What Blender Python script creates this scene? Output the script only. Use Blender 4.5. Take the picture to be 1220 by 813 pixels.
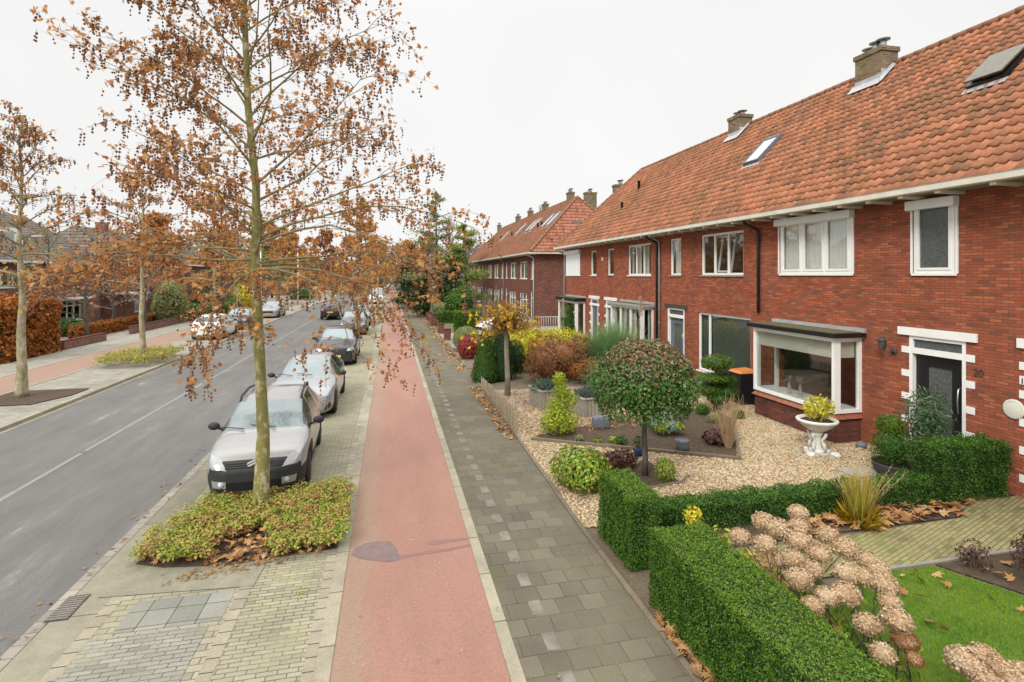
import bpy, math, random
import numpy as np
from math import sin, cos, pi, radians as R, sqrt, atan2
for o in list(bpy.data.objects): bpy.data.objects.remove(o)
random.seed(7); rng = np.random.default_rng(7)
SC = bpy.context.scene
# ---------------- camera ----------------
F, H, CX, HY = 640., 4.0, 610., 328.
TH = math.atan((CX-465)/F); S_, C_ = sin(TH), cos(TH)
cd = bpy.data.cameras.new('camera'); cam = bpy.data.objects.new('camera', cd); SC.collection.objects.link(cam)
cam.location = (0, 0, H); cam.rotation_euler = (R(90), 0, -TH)
cd.sensor_width = 36; cd.lens = 36*F/1220; cd.shift_y = -(406.5-HY)/1220; cd.clip_start = .1; cd.clip_end = 2000
SC.camera = cam
# ---------------- light ----------------
SUN_EL, SUN_AZ = R(38), R(222)
w = bpy.data.worlds.new('World'); SC.world = w; w.use_nodes = True
nt = w.node_tree; nt.nodes.clear(); N = nt.nodes.new; L = nt.links.new
sky = N('ShaderNodeTexSky'); sky.sky_type = 'NISHITA'; sky.sun_disc = False; sky.sun_elevation = SUN_EL; sky.sun_rotation = SUN_AZ
hs = N('ShaderNodeHueSaturation'); hs.inputs['Saturation'].default_value = .12; L(sky.outputs[0], hs.inputs['Color'])
tc = N('ShaderNodeTexCoord'); sx = N('ShaderNodeSeparateXYZ'); L(tc.outputs['Generated'], sx.inputs[0])
mr = N('ShaderNodeMapRange'); mr.interpolation_type = 'SMOOTHSTEP'; L(sx.outputs['Z'], mr.inputs[0])
mr.inputs[1].default_value = .42; mr.inputs[2].default_value = 1.; mr.inputs[3].default_value = 6.2; mr.inputs[4].default_value = 20.5
nz = N('ShaderNodeTexNoise'); nz.inputs['Scale'].default_value = 1.6; nz.inputs['Detail'].default_value = 5; L(tc.outputs['Generated'], nz.inputs['Vector'])
cr = N('ShaderNodeMapRange'); L(nz.outputs[0], cr.inputs[0]); cr.inputs[1].default_value = .3; cr.inputs[2].default_value = .7; cr.inputs[3].default_value = .90; cr.inputs[4].default_value = 1.0
ml = N('ShaderNodeMath'); ml.operation = 'MULTIPLY'; L(mr.outputs[0], ml.inputs[0]); L(cr.outputs[0], ml.inputs[1])
cm = N('ShaderNodeVectorMath'); cm.operation = 'SCALE'; cm.inputs[0].default_value = (1., .997, .99); L(ml.outputs[0], cm.inputs['Scale'])
mx = N('ShaderNodeMixRGB'); mx.inputs[0].default_value = .93; L(hs.outputs[0], mx.inputs[1]); L(cm.outputs[0], mx.inputs[2])
bg = N('ShaderNodeBackground'); bg.inputs[1].default_value = .1; L(mx.outputs[0], bg.inputs[0])
wo = N('ShaderNodeOutputWorld'); L(bg.outputs[0], wo.inputs[0])
sd = bpy.data.lights.new('sun', 'SUN'); so = bpy.data.objects.new('sun', sd); SC.collection.objects.link(so)
sd.energy = 1.5; sd.angle = R(16); sd.color = (1, .955, .87); so.rotation_euler = (R(90)-SUN_EL, 0, R(180)-SUN_AZ); so.location = (0, 0, 30)
SC.view_settings.view_transform = 'Standard'; SC.view_settings.look = 'None'; SC.view_settings.exposure = .66; SC.view_settings.gamma = 1; SC.view_settings.use_curve_mapping = False
SC.render.engine = 'CYCLES'
try:
    SC.cycles.max_bounces = 6; SC.cycles.transparent_max_bounces = 12; SC.cycles.use_denoising = True
except Exception: pass

def G(x, y, z=0.):      # where a sight line meets a level
    Z = F*(H-z)/(y-HY); X = Z*(x-CX)/F
    return (X*C_+Z*S_, -X*S_+Z*C_)

# ---------------- materials ----------------
class NT:
    def __init__(s, name):
        s.m = bpy.data.materials.new(name); s.m.use_nodes = True; s.t = s.m.node_tree; s.t.nodes.clear()
        s.out = s.n('ShaderNodeOutputMaterial'); s.b = s.n('ShaderNodeBsdfPrincipled'); s.l(s.b.outputs[0], s.out.inputs[0])
    def n(s, k, **kw):
        x = s.t.nodes.new(k)
        for a, b in kw.items(): setattr(x, a, b)
        return x
    def l(s, a, b): s.t.links.new(a, b)
    def pos(s): return s.n('ShaderNodeNewGeometry').outputs['Position']
    def noise(s, scale, detail=4, vec=None, rough=.55, stretch=None):
        x = s.n('ShaderNodeTexNoise'); x.inputs['Scale'].default_value = scale; x.inputs['Detail'].default_value = detail; x.inputs['Roughness'].default_value = rough
        v = vec or s.pos()
        if stretch:
            mp = s.n('ShaderNodeMapping'); mp.inputs['Scale'].default_value = stretch; s.l(v, mp.inputs[0]); v = mp.outputs[0]
        s.l(v, x.inputs['Vector']); return x.outputs[0]
    def ramp(s, fac, stops, interp='LINEAR'):
        x = s.n('ShaderNodeValToRGB'); x.color_ramp.interpolation = interp; e = x.color_ramp.elements
        while len(e) < len(stops): e.new(.5)
        for i, (p, c) in enumerate(stops): e[i].position = p; e[i].color = (*c, 1)
        s.l(fac, x.inputs[0]); return x.outputs[0]
    def mix(s, fac, a, b, mode='MIX'):
        x = s.n('ShaderNodeMixRGB', blend_type=mode)
        for i, v in enumerate((fac, a, b)):
            if hasattr(v, 'is_linked') or hasattr(v, 'links'): s.l(v, x.inputs[i])
            elif isinstance(v, tuple): x.inputs[i].default_value = (*v, 1)
            else: x.inputs[i].default_value = v
        return x.outputs[0]
    def math(s, op, a, b=0., c=0.):
        x = s.n('ShaderNodeMath', operation=op)
        for i, v in enumerate((a, b, c)):
            if hasattr(v, 'links'): s.l(v, x.inputs[i])
            else: x.inputs[i].default_value = v
        return x.outputs[0]
    def bump(s, h, strength=.3, dist=.02):
        x = s.n('ShaderNodeBump'); x.inputs['Strength'].default_value = strength; x.inputs['Distance'].default_value = dist
        s.l(h, x.inputs['Height']); s.l(x.outputs[0], s.b.inputs['Normal'])
    def col(s, c):
        if isinstance(c, tuple): s.b.inputs['Base Color'].default_value = (*c, 1)
        else: s.l(c, s.b.inputs['Base Color'])
    def set(s, **k):
        for a, v in k.items():
            i = s.b.inputs[a.replace('_', ' ')]
            if hasattr(v, 'links'): s.l(v, i)
            else: i.default_value = v
def dk(c, k): return tuple(min(1, x*k) for x in c)
def plain(name, c, rough=.5, var=.12, scale=6., metal=0., bump=0., bscale=60., spec=.4, c2=None, coat=0.):
    t = NT(name); n = t.noise(scale, 5)
    t.col(t.ramp(n, [(.3, dk(c, 1-var)), (.7, c2 or dk(c, 1+var))])); t.set(Roughness=rough, Metallic=metal, Coat_Weight=coat); t.b.inputs['Specular IOR Level'].default_value = spec
    if bump: t.bump(t.noise(bscale, 3), bump, .01)
    return t.m
def leafm(name, cols, rough=.55, transl=.25, clump=2.5, camt=.35):
    """foliage: each leaf its own tone, slow drift of tone from clump to clump"""
    t = NT(name); g = t.n('ShaderNodeNewGeometry')
    st = [(i/max(1, len(cols)-1), c) for i, c in enumerate(cols)]
    r = t.math('ADD', t.math('MULTIPLY', g.outputs['Random Per Island'], 1-camt), t.math('MULTIPLY', t.ramp(t.noise(clump, 3), [(.32, (0,)*3), (.68, (1,)*3)]), camt))
    c = t.ramp(r, st); t.col(c); t.set(Roughness=rough); t.b.inputs['Specular IOR Level'].default_value = .3
    tr = t.n('ShaderNodeBsdfTranslucent'); t.l(c, tr.inputs[0]); ms = t.n('ShaderNodeMixShader'); ms.inputs[0].default_value = transl
    t.l(t.b.outputs[0], ms.inputs[1]); t.l(tr.outputs[0], ms.inputs[2]); t.l(ms.outputs[0], t.out.inputs[0]); return t.m
def wallvec(t):
    g = t.n('ShaderNodeNewGeometry'); sp = t.n('ShaderNodeSeparateXYZ'); t.l(g.outputs['Position'], sp.inputs[0]); sn = t.n('ShaderNodeSeparateXYZ'); t.l(g.outputs['True Normal'], sn.inputs[0])
    ax = t.math('GREATER_THAN', t.math('ABSOLUTE', sn.outputs[0]), t.math('ABSOLUTE', sn.outputs[1]))
    u = t.math('ADD', t.math('MULTIPLY', sp.outputs[1], ax), t.math('MULTIPLY', sp.outputs[0], t.math('SUBTRACT', 1., ax)))
    c = t.n('ShaderNodeCombineXYZ'); t.l(u, c.inputs[0]); t.l(sp.outputs[2], c.inputs[1]); return c.outputs[0]
def brickm(name, c1, c2, c3, mortar, bw=.21, bh=.06, ms=.011, vec='wall', off=.5, rough=.85, moss=None, bumpd=.012, soil=None):
    t = NT(name)
    v = wallvec(t) if vec == 'wall' else t.pos()
    if vec == 'rot':
        mp = t.n('ShaderNodeMapping'); mp.inputs['Rotation'].default_value = (0, 0, R(90)); t.l(v, mp.inputs[0]); v = mp.outputs[0]
    elif isinstance(vec, float):
        mp = t.n('ShaderNodeMapping'); mp.inputs['Rotation'].default_value = (0, 0, vec); t.l(v, mp.inputs[0]); v = mp.outputs[0]
    b = t.n('ShaderNodeTexBrick', offset=off); b.inputs['Scale'].default_value = 1; b.inputs['Brick Width'].default_value = bw; b.inputs['Row Height'].default_value = bh; b.inputs['Mortar Size'].default_value = ms/2; b.inputs['Mortar Smooth'].default_value = .3
    b.inputs['Color1'].default_value = (0, 0, 0, 1); b.inputs['Color2'].default_value = (1, 1, 1, 1); b.inputs['Mortar'].default_value = (.5, .5, .5, 1); t.l(v, b.inputs['Vector'])
    col = t.ramp(b.outputs['Color'], [(0., c3), (.2, c2), (.45, c1), (.7, c2), (.88, dk(c1, 1.25)), (1., (c1[0]*1.15, c1[1]*1.35, c1[2]*1.3) if vec == 'wall' else dk(c1, 1.25))])
    n1 = t.noise(1.1, 5); col = t.mix(.55, col, t.ramp(n1, [(.3, (.72, .72, .74)), (.7, (1.22, 1.2, 1.16))]), 'MULTIPLY')
    n2 = t.noise(45, 3); col = t.mix(.4, col, t.ramp(n2, [(.3, (.7,)*3), (.7, (1.25,)*3)]), 'MULTIPLY')
    if vec == 'wall': col = t.mix(.5, col, t.ramp(t.noise(1., 6, stretch=(1.6, 1.6, .22), rough=.65), [(.34, (.7, .7, .71)), (.52, (1.,)*3), (.7, (1.15, 1.13, 1.1))]), 'MULTIPLY')
    mc = mortar
    if moss: mc = t.mix(t.ramp(t.noise(1.3, 4), [(.48, (0,)*3), (.62, (1,)*3)]), mortar, moss)
    col = t.mix(b.outputs['Fac'], col, mc)
    if moss: col = t.mix(t.ramp(t.noise(.8, 6), [(.55, (0,)*3), (.75, (.45,)*3)]), col, moss)
    if soil: col = t.mix(t.ramp(t.noise(.45, 6, rough=.7), [(.45, (0,)*3), (.7, (.6,)*3)]), col, soil)
    t.col(col); t.set(Roughness=rough); t.b.inputs['Specular IOR Level'].default_value = .25
    hgt = t.math('SUBTRACT', t.math('MULTIPLY', n2, .35), b.outputs['Fac']); t.bump(hgt, .7, bumpd); return t.m

M = {}
M['brick'] = brickm('red_brick', (.35, .098, .05), (.3, .08, .042), (.2, .07, .045), (.12, .08, .058), ms=.013)
M['brick_far'] = brickm('brown_brick', (.20, .075, .052), (.165, .058, .042), (.09, .045, .036), (.13, .1, .09))
M['brick_left'] = brickm('dark_brick', (.25, .115, .08), (.2, .09, .065), (.13, .07, .055), (.18, .15, .13))
M['brick_base'] = brickm('brown_base_brick', (.15, .05, .035), (.12, .04, .03), (.07, .035, .028), (.07, .055, .05))
M['brick_chim'] = brickm('weathered_chimney_brick', (.22, .15, .085), (.17, .12, .07), (.1, .075, .05), (.3, .28, .23), moss=(.12, .13, .03))
M['pave_walk'] = brickm('mossy_slab_paving', (.122, .11, .080), (.130, .117, .086), (.110, .099, .073), (.062, .055, .033), .3, .3, .010, 'xy', moss=(.13, .13, .03), bumpd=.008, soil=(.18, .155, .10))
M['pave_park'] = brickm('concrete_block_paving', (.29, .265, .195), (.33, .305, .225), (.24, .225, .18), (.10, .095, .05), .212, .106, .012, 'xy', moss=(.21, .23, .055), bumpd=.01, soil=(.25, .225, .16))
M['pave_fine'] = brickm('fine_clinker_paving', (.28, .262, .19), (.33, .305, .225), (.23, .212, .165), (.08, .085, .03), .2, .068, .011, 'xy', moss=(.2, .22, .06), bumpd=.008, soil=(.24, .225, .165))
M['pave_slab'] = brickm('grey_slab_paving', (.225, .225, .195), (.25, .25, .215), (.2, .2, .17), (.06, .07, .025), .31, .31, .012, 'xy', off=0., moss=(.22, .25, .08), bumpd=.005)
M['pave_grey'] = brickm('grey_block_paving', (.24, .232, .2), (.27, .26, .225), (.2, .195, .175), (.09, .09, .05), .2, .068, .010, 'xy', moss=(.2, .22, .07), bumpd=.008)
M['pave_left'] = brickm('grey_pavement_blocks', (.27, .255, .215), (.31, .295, .25), (.23, .22, .19), (.13, .12, .09), .3, .15, .012, 'xy', bumpd=.004)
M['pave_path'] = brickm('mossy_brick_path', (.22, .19, .09), (.28, .24, .13), (.15, .14, .06), (.10, .095, .04), .2, .065, .012, R(-20), moss=(.15, .18, .035), bumpd=.012)
M['brick_gutter'] = brickm('gutter_brick', (.25, .23, .19), (.3, .275, .23), (.2, .185, .16), (.09, .08, .06), .21, .2, .01, 'rot', bumpd=.006)
def asphalt():
    t = NT('asphalt'); f = t.noise(38, 6, rough=.9); s1 = t.noise(1., 7, stretch=(2.2, .42, 1), rough=.7)
    c = t.ramp(s1, [(.3, (.108, .104, .099)), (.55, (.135, .13, .122)), (.64, (.16, .154, .143)), (.70, (.27, .252, .222))])
    c = t.mix(.8, c, t.ramp(f, [(.34, (.62,)*3), (.5, (1.,)*3), (.68, (1.5,)*3)]), 'MULTIPLY'); c = t.mix(.6, c, t.ramp(t.noise(.35, 4), [(.3, (.85,)*3), (.7, (1.12,)*3)]), 'MULTIPLY')
    t.col(c); t.set(Roughness=.82); t.bump(f, .5, .012); return t.m
M['asphalt'] = asphalt()
def redtrack():
    t = NT('red_cycle_asphalt'); f = t.noise(40, 6, rough=.9)
    c = t.ramp(t.noise(.9, 7, stretch=(1.5, .35, 1), rough=.7), [(.3, (.262, .136, .102)), (.55, (.298, .158, .12)), (.75, (.32, .18, .14))])
    sp = t.n('ShaderNodeSeparateXYZ'); t.l(t.pos(), sp.inputs[0])
    e = t.math('ADD', t.math('ADD', sp.outputs[0], .05), t.math('MULTIPLY', t.noise(2.5, 6, stretch=(1, .4, 1)), .55)); d = t.ramp(e, [(0., (.6,)*3), (.1, (.22,)*3), (.25, (0,)*3)])
    c = t.mix(d, c, (.27, .2, .14)); c = t.mix(.8, c, t.ramp(f, [(.34, (.7,)*3), (.5, (1.,)*3), (.68, (1.4,)*3)]), 'MULTIPLY'); t.col(c); t.set(Roughness=.85); t.bump(f, .4, .01); return t.m
M['red'] = redtrack()
def kerbm(name, c, seg=1.0):
    t = NT(name); sp = t.n('ShaderNodeSeparateXYZ'); t.l(t.pos(), sp.inputs[0])
    fr = t.math('FRACT', t.math('DIVIDE', sp.outputs[1], seg)); j = t.math('LESS_THAN', fr, .016/seg); wn = t.n('ShaderNodeTexWhiteNoise', noise_dimensions='1D'); t.l(t.math('FLOOR', t.math('DIVIDE', sp.outputs[1], seg)), wn.inputs['W'])
    cc = t.mix(.7, c, t.ramp(wn.outputs[0], [(0, (.8,)*3), (1, (1.2,)*3)]), 'MULTIPLY'); cc = t.mix(.6, cc, t.ramp(t.noise(55, 4), [(.3, (.7,)*3), (.7, (1.3,)*3)]), 'MULTIPLY'); cc = t.mix(.8, cc, t.ramp(t.noise(3.5, 7, rough=.7), [(.3, (.75,)*3), (.7, (1.2, 1.2, 1.15))]), 'MULTIPLY'); cc = t.mix(j, cc, (.06, .055, .035))
    t.col(cc); t.set(Roughness=.85); t.bump(t.noise(90, 3), .3, .006); return t.m
M['kerb'] = kerbm('kerb_concrete', (.29, .26, .195)); M['band'] = kerbm('concrete_band', (.225, .21, .155), 2.4); M['setts'] = kerbm('light_setts', (.31, .28, .21), .21)
M['kerb_grey'] = kerbm('grey_kerb', (.22, .2, .17)); M['timber'] = kerbm('edging_timber', (.16, .13, .09), 1.8)
def soilm(name, a, b):
    t = NT(name); n = t.noise(9, 8, rough=.75); t.col(t.ramp(n, [(.35, a), (.7, b)])); t.set(Roughness=.95); t.bump(n, 1., .06); return t.m
M['soil'] = soilm('dark_soil', (.055, .036, .02), (.125, .085, .05)); M['dirt'] = soilm('dirt', (.13, .10, .065), (.22, .17, .11)); M['ground'] = soilm('ground', (.10, .10, .045), (.16, .14, .075))
def gravelm():
    t = NT('gravel'); v = t.n('ShaderNodeTexVoronoi'); v.inputs['Scale'].default_value = 24; t.l(t.pos(), v.inputs['Vector'])
    sp = t.n('ShaderNodeSeparateColor'); t.l(v.outputs['Color'], sp.inputs[0]); c = t.ramp(sp.outputs[0], [(0, (.28, .18, .10)), (.4, (.42, .31, .2)), (.8, (.6, .5, .38)), (1, (.7, .64, .54))])
    c = t.mix(t.ramp(v.outputs['Distance'], [(.3, (0,)*3), (.75, (.8,)*3)]), c, (.12, .08, .05)); t.col(c); t.set(Roughness=.8); t.bump(t.math('SUBTRACT', 1., v.outputs['Distance']), 1., .03); return t.m
M['gravel'] = gravelm()
M['pebble'] = leafm('pebble', [(.22, .145, .07), (.35, .25, .135), (.45, .35, .21), (.53, .45, .31), (.36, .22, .105), (.62, .57, .45)], .7, 0., 1., .25)
def tilem(name, c1, c2, c3, moss, ax, tw, tl, amt=.5):
    """pantiles: one tone per tile, algae in broad patches"""
    t = NT(name); g = t.n('ShaderNodeNewGeometry')
    col = t.ramp(g.outputs['Random Per Island'], [(0, c3), (.25, c2), (.65, c1), (1, dk(c1, 1.2))])
    m1 = t.noise(.5, 6, rough=.6); m2 = t.noise(9, 4)
    mm = t.math('MULTIPLY', t.ramp(m1, [(.42, (.12,)*3), (.62, (1,)*3)]), t.ramp(m2, [(.4, (.15,)*3), (.62, (1,)*3)]))
    col = t.mix(t.math('MULTIPLY', mm, amt), col, moss); col = t.mix(.4, col, t.ramp(t.noise(40, 4), [(.3, (.72,)*3), (.7, (1.25,)*3)]), 'MULTIPLY')
    t.col(col); t.set(Roughness=.8); t.b.inputs['Specular IOR Level'].default_value = .25; t.bump(t.noise(70, 3), .25, .006); return t.m
M['tile'] = tilem('orange_pantile', (.38, .155, .082), (.32, .128, .068), (.2, .096, .058), (.12, .088, .048), 1, .25, .2333, .8)
M['tile_hip'] = tilem('orange_pantile_hip', (.38, .145, .075), (.33, .12, .065), (.22, .09, .06), (.15, .10, .06), 0, .25, .2333, .3)
M['tile_far'] = tilem('brown_pantile', (.30, .125, .07), (.25, .10, .06), (.17, .085, .058), (.13, .10, .065), 1, .25, .2333, .7)
M['tile_pink'] = tilem('pink_pantile', (.46, .2, .13), (.4, .16, .1), (.3, .12, .08), (.2, .12, .08), 0, .25, .2333, .3)
M['tile_grey'] = tilem('grey_pantile', (.24, .21, .185), (.21, .18, .16), (.16, .135, .12), (.16, .15, .10), 1, .25, .2333, .5)
M['ridge'] = plain('ridge_tile', (.34, .13, .07), .8, .3, 3, c2=(.24, .13, .08))
M['white'] = plain('white_paint', (.80, .80, .78), .4, .04, 3); M['cream'] = plain('cream_board', (.62, .59, .5), .5, .1, 3); M['zinc'] = plain('weathered_zinc', (.33, .335, .33), .55, .2, 3, .3)
M['shutter'] = plain('white_shutter', (.82, .84, .86), .35, .03, 2); M['greywood'] = plain('grey_wood', (.26, .235, .2), .8, .25, 12, bump=.4)
M['black'] = plain('black_paint', (.012, .012, .014), .35, .2); M['blackpipe'] = plain('black_pipe', (.018, .017, .017), .4, .2); M['greypipe'] = plain('grey_pipe', (.3, .3, .29), .5, .1)
M['mossfelt'] = plain('mossy_roof_felt', (.15, .115, .065), .9, .35, 6, c2=(.12, .13, .05)); M['roofing'] = plain('bitumen_roofing', (.09, .085, .075), .85, .3, 8); M['lead'] = plain('lead_flashing', (.42, .43, .45), .5, .15, 5, .2); M['sill_tile'] = plain('brown_sill_tile', (.27, .10, .06), .5, .25, 9)
M['curtain'] = leafm('net_curtain', [(.84, .83, .79), (.88, .87, .84)], .9, .1); M['blindcream'] = plain('cream_blind', (.62, .6, .52), .8, .04, 3); M['interior'] = plain('room_wall', (.24, .21, .17), .9, .3, 2)
M['furn'] = plain('sofa_fabric', (.38, .3, .2), .9, .1); M['stonewhite'] = plain('white_stone', (.62, .6, .55), .75, .2, 9, bump=.4); M['concrete'] = plain('concrete', (.3, .29, .27), .9, .15, 6, bump=.3)
M['slate'] = plain('slate_grey', (.13, .145, .165), .7, .25, 14, bump=.3); M['planter'] = plain('weathered_planter', (.32, .29, .25), .85, .2, 14, bump=.4); M['binblack'] = plain('bin_plastic', (.012, .012, .013), .45, .2)
M['orange'] = plain('orange_lid', (.55, .2, .05), .5, .08); M['plaque'] = plain('cream_plaque', (.66, .64, .57), .6, .05); M['stone'] = plain('boulder', (.36, .32, .24), .85, .3, 5, bump=.5)
M['pot'] = plain('dark_pot', (.05, .045, .045), .6, .2); M['blue'] = plain('blue_pot', (.02, .045, .12), .4, .1); M['steel'] = plain('steel', (.55, .56, .57), .3, .05, 4, .9); M['lamppost'] = plain('lamp_post', (.6, .61, .6), .4, .05)
M['fence'] = plain('pale_fence_wood', (.36, .31, .21), .85, .25, 18, bump=.4); M['iron'] = plain('cast_iron', (.055, .05, .045), .7, .3, 12)
def glassm(name, tint, refl=1.0, rough=.02):
    t = NT(name); t.t.nodes.remove(t.b)
    tr = t.n('ShaderNodeBsdfTransparent'); tr.inputs[0].default_value = (*tint, 1); gl = t.n('ShaderNodeBsdfGlossy'); gl.inputs['Roughness'].default_value = rough
    g = t.n('ShaderNodeNewGeometry'); dt = t.n('ShaderNodeVectorMath', operation='DOT_PRODUCT'); t.l(g.outputs['Normal'], dt.inputs[0]); t.l(g.outputs['Incoming'], dt.inputs[1])
    fz = t.math('ADD', t.math('MULTIPLY', t.math('POWER', t.math('SUBTRACT', 1., t.math('ABSOLUTE', dt.outputs['Value'])), 5.), .95), .05); ms = t.n('ShaderNodeMixShader'); t.l(t.math('MULTIPLY', fz, refl), ms.inputs[0]); t.l(tr.outputs[0], ms.inputs[1]); t.l(gl.outputs[0], ms.inputs[2]); t.l(ms.outputs[0], t.out.inputs[0]); return t.m
M['glass'] = glassm('window_glass', (.94, .96, .95), 2.0)
def obsc(name, c, rough=.08):
    t = NT(name); t.col(t.ramp(t.noise(30, 4), [(.35, dk(c, .7)), (.65, dk(c, 1.3))])); t.set(Roughness=rough); t.bump(t.noise(60, 3), .15, .004); return t.m
M['obscure'] = obsc('obscured_glass', (.09, .1, .1)); M['roofglass'] = plain('roof_light_glass', (.62, .66, .7), .06, .06, 2, spec=.8)
M['mossglass'] = plain('mossy_roof_light', (.10, .09, .055), .35, .3, 8)
def blindm():
    t = NT('venetian_blind'); sp = t.n('ShaderNodeSeparateXYZ'); t.l(t.pos(), sp.inputs[0]); f = t.math('FRACT', t.math('MULTIPLY', sp.outputs[2], 16.)); t.col(t.ramp(f, [(0, (.02,)*3), (.45, (.035, .04, .038)), (.55, (.16, .165, .15)), (.9, (.13,)*3)])); t.set(Roughness=.4); return t.m
M['venetian'] = blindm()
def barkm(name, cols, sc=5., st=(1, 1, .6)):
    t = NT(name); n = t.noise(sc, 6, stretch=st, rough=.7); t.col(t.ramp(n, cols)); t.set(Roughness=.9); t.bump(t.noise(sc*4, 4, stretch=st), .5, .02); return t.m
M['plane_bark'] = barkm('mossy_plane_bark', [(.30, (.10, .095, .03)), (.42, (.23, .2, .07)), (.52, (.2, .2, .055)), (.57, (.42, .35, .22)), (.7, (.5, .43, .3))], 8.)
M['plane_pale'] = barkm('pale_plane_bark', [(.32, (.12, .11, .05)), (.45, (.26, .23, .13)), (.55, (.34, .3, .2)), (.68, (.46, .41, .31))], 6.); M['pale_bark'] = barkm('pale_bark', [(.35, (.19, .17, .12)), (.6, (.33, .3, .22))], 8.); M['twig'] = barkm('twig', [(.35, (.16, .12, .075)), (.65, (.26, .21, .135))], 6.); M['branch'] = barkm('mossy_branch', [(.35, (.16, .14, .06)), (.6, (.3, .26, .14))], 5.)
M['darkbark'] = barkm('dark_bark', [(.35, (.05, .04, .03)), (.65, (.12, .10, .08))], 8.); M['greytwig'] = barkm('grey_twig', [(.35, (.16, .14, .13)), (.65, (.25, .22, .2))], 6.)
M['leaf_brown'] = leafm('dry_plane_leaf', [(.22, .08, .025), (.38, .145, .04), (.52, .23, .075), (.62, .36, .14), (.45, .16, .045)], .7, .45, 1.2)
M['leaf_pale'] = leafm('large_dry_leaf', [(.42, .17, .06), (.55, .27, .12), (.6, .34, .17)], .7, .35); M['leaf_yellow'] = leafm('yellow_leaf', [(.5, .36, .04), (.75, .5, .03), (.62, .42, .05)], .6, .3)
M['ball'] = leafm('seed_ball', [(.12, .05, .028), (.2, .09, .05), (.25, .12, .065)], .9, 0.)
M['litter'] = leafm('fallen_leaf', [(.22, .10, .035), (.34, .175, .065), (.46, .26, .11), (.52, .34, .19)], .8, .15)
M['litter_small'] = leafm('fallen_bits', [(.22, .12, .045), (.3, .18, .075), (.38, .25, .12)], .8, .1)
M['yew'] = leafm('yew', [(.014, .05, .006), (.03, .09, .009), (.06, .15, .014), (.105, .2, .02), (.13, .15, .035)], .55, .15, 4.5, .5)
M['yewtop'] = leafm('yew_pale_shoots', [(.035, .10, .008), (.085, .175, .012), (.16, .245, .02), (.06, .14, .012), (.13, .16, .03)], .55, .2, 2.2, .5)  # paler, yellower yew leaf, used mostly on hedge tops
M['yewdark'] = leafm('deep_green_yew', [(.012, .04, .006), (.028, .08, .010), (.055, .125, .016), (.10, .16, .03)], .55, .12, 3.2, .4); M['darkyew'] = leafm('dark_evergreen', [(.008, .024, .008), (.018, .045, .012), (.03, .065, .015)], .55, .1)  # deeper green yew leaf for the low hedge and the block by the wall
M['conifer'] = leafm('conifer_green', [(.025, .075, .007), (.055, .135, .012), (.095, .185, .018)], .55, .15); M['dkconifer'] = leafm('dark_conifer', [(.012, .035, .01), (.03, .065, .018), (.055, .10, .03)], .6, .1)
M['pine'] = leafm('pine_needles', [(.18, .2, .08), (.3, .32, .13), (.42, .4, .2)], .7, .4); M['pine2'] = leafm('soft_pine', [(.15, .24, .04), (.28, .37, .08), (.42, .48, .12)], .7, .4)
M['photinia'] = leafm('photinia_leaf', [(.02, .07, .012), (.04, .12, .018), (.075, .17, .03), (.12, .21, .055), (.17, .20, .09)], .3, .15, 3., .2)
M['photinia_top'] = leafm('photinia_bronze', [(.06, .14, .025), (.16, .11, .05), (.25, .12, .06), (.32, .2, .13), (.12, .17, .05)], .35, .2, 4., .2)
M['cover'] = leafm('ground_cover_leaf', [(.06, .17, .012), (.13, .26, .02), (.3, .37, .04), (.44, .42, .09), (.46, .3, .12), (.38, .13, .07), (.16, .27, .03)], .55, .25, 3.5, .5)
M['lime'] = leafm('lime_leaf', [(.22, .32, .02), (.38, .46, .04), (.5, .52, .07)], .5, .3); M['euon'] = leafm('variegated_green', [(.05, .15, .015), (.14, .27, .025), (.34, .40, .05), (.28, .15, .05)], .45, .25, 4.)
M['yellow'] = leafm('yellow_shrub', [(.45, .42, .03), (.65, .55, .03), (.3, .34, .03)], .55, .25); M['rust'] = leafm('rust_beech_leaf', [(.16, .05, .015), (.32, .10, .02), (.42, .17, .035), (.25, .07, .018)], .65, .25, 1.5)
M['brownh'] = leafm('brown_hydrangea', [(.17, .075, .03), (.28, .13, .055), (.38, .2, .09)], .8, .15); M['redb'] = leafm('red_shrub', [(.2, .03, .03), (.34, .06, .05), (.25, .07, .04)], .6, .2)
M['purple'] = leafm('purple_leaf', [(.05, .02, .02), (.11, .045, .04), (.08, .05, .03)], .55, .1); M['petal'] = leafm('dried_petal', [(.28, .155, .075), (.44, .29, .165), (.56, .42, .27), (.62, .52, .38)], .8, .2, 5., .4)
M['sage'] = leafm('silver_sage', [(.16, .25, .17), (.26, .34, .26), (.36, .42, .34)], .7, .15); M['pampas'] = leafm('pampas_blade', [(.10, .22, .07), (.2, .33, .13), (.34, .42, .22)], .55, .25); M['plume'] = leafm('pampas_plume', [(.5, .4, .28), (.6, .52, .4)], .9, .3)
M['fescue'] = leafm('blue_fescue', [(.13, .2, .15), (.2, .28, .2), (.28, .34, .24)], .7, .1); M['ornam'] = leafm('ornamental_grass', [(.45, .3, .04), (.55, .42, .06), (.3, .33, .06), (.6, .5, .14)], .6, .3); M['ornbase'] = leafm('orange_grass_base', [(.5, .3, .02), (.62, .4, .03), (.55, .44, .06)], .6, .3); M['seedh'] = leafm('seed_head', [(.5, .35, .12), (.6, .45, .2)], .8, .2)
M['grassm'] = leafm('lawn_blade', [(.06, .17, .006), (.12, .25, .008), (.2, .33, .01), (.30, .38, .02), (.22, .24, .04)], .5, .3, 1.4, .55); M['lawn'] = soilm('lawn_ground', (.07, .14, .01), (.12, .21, .015))
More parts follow.
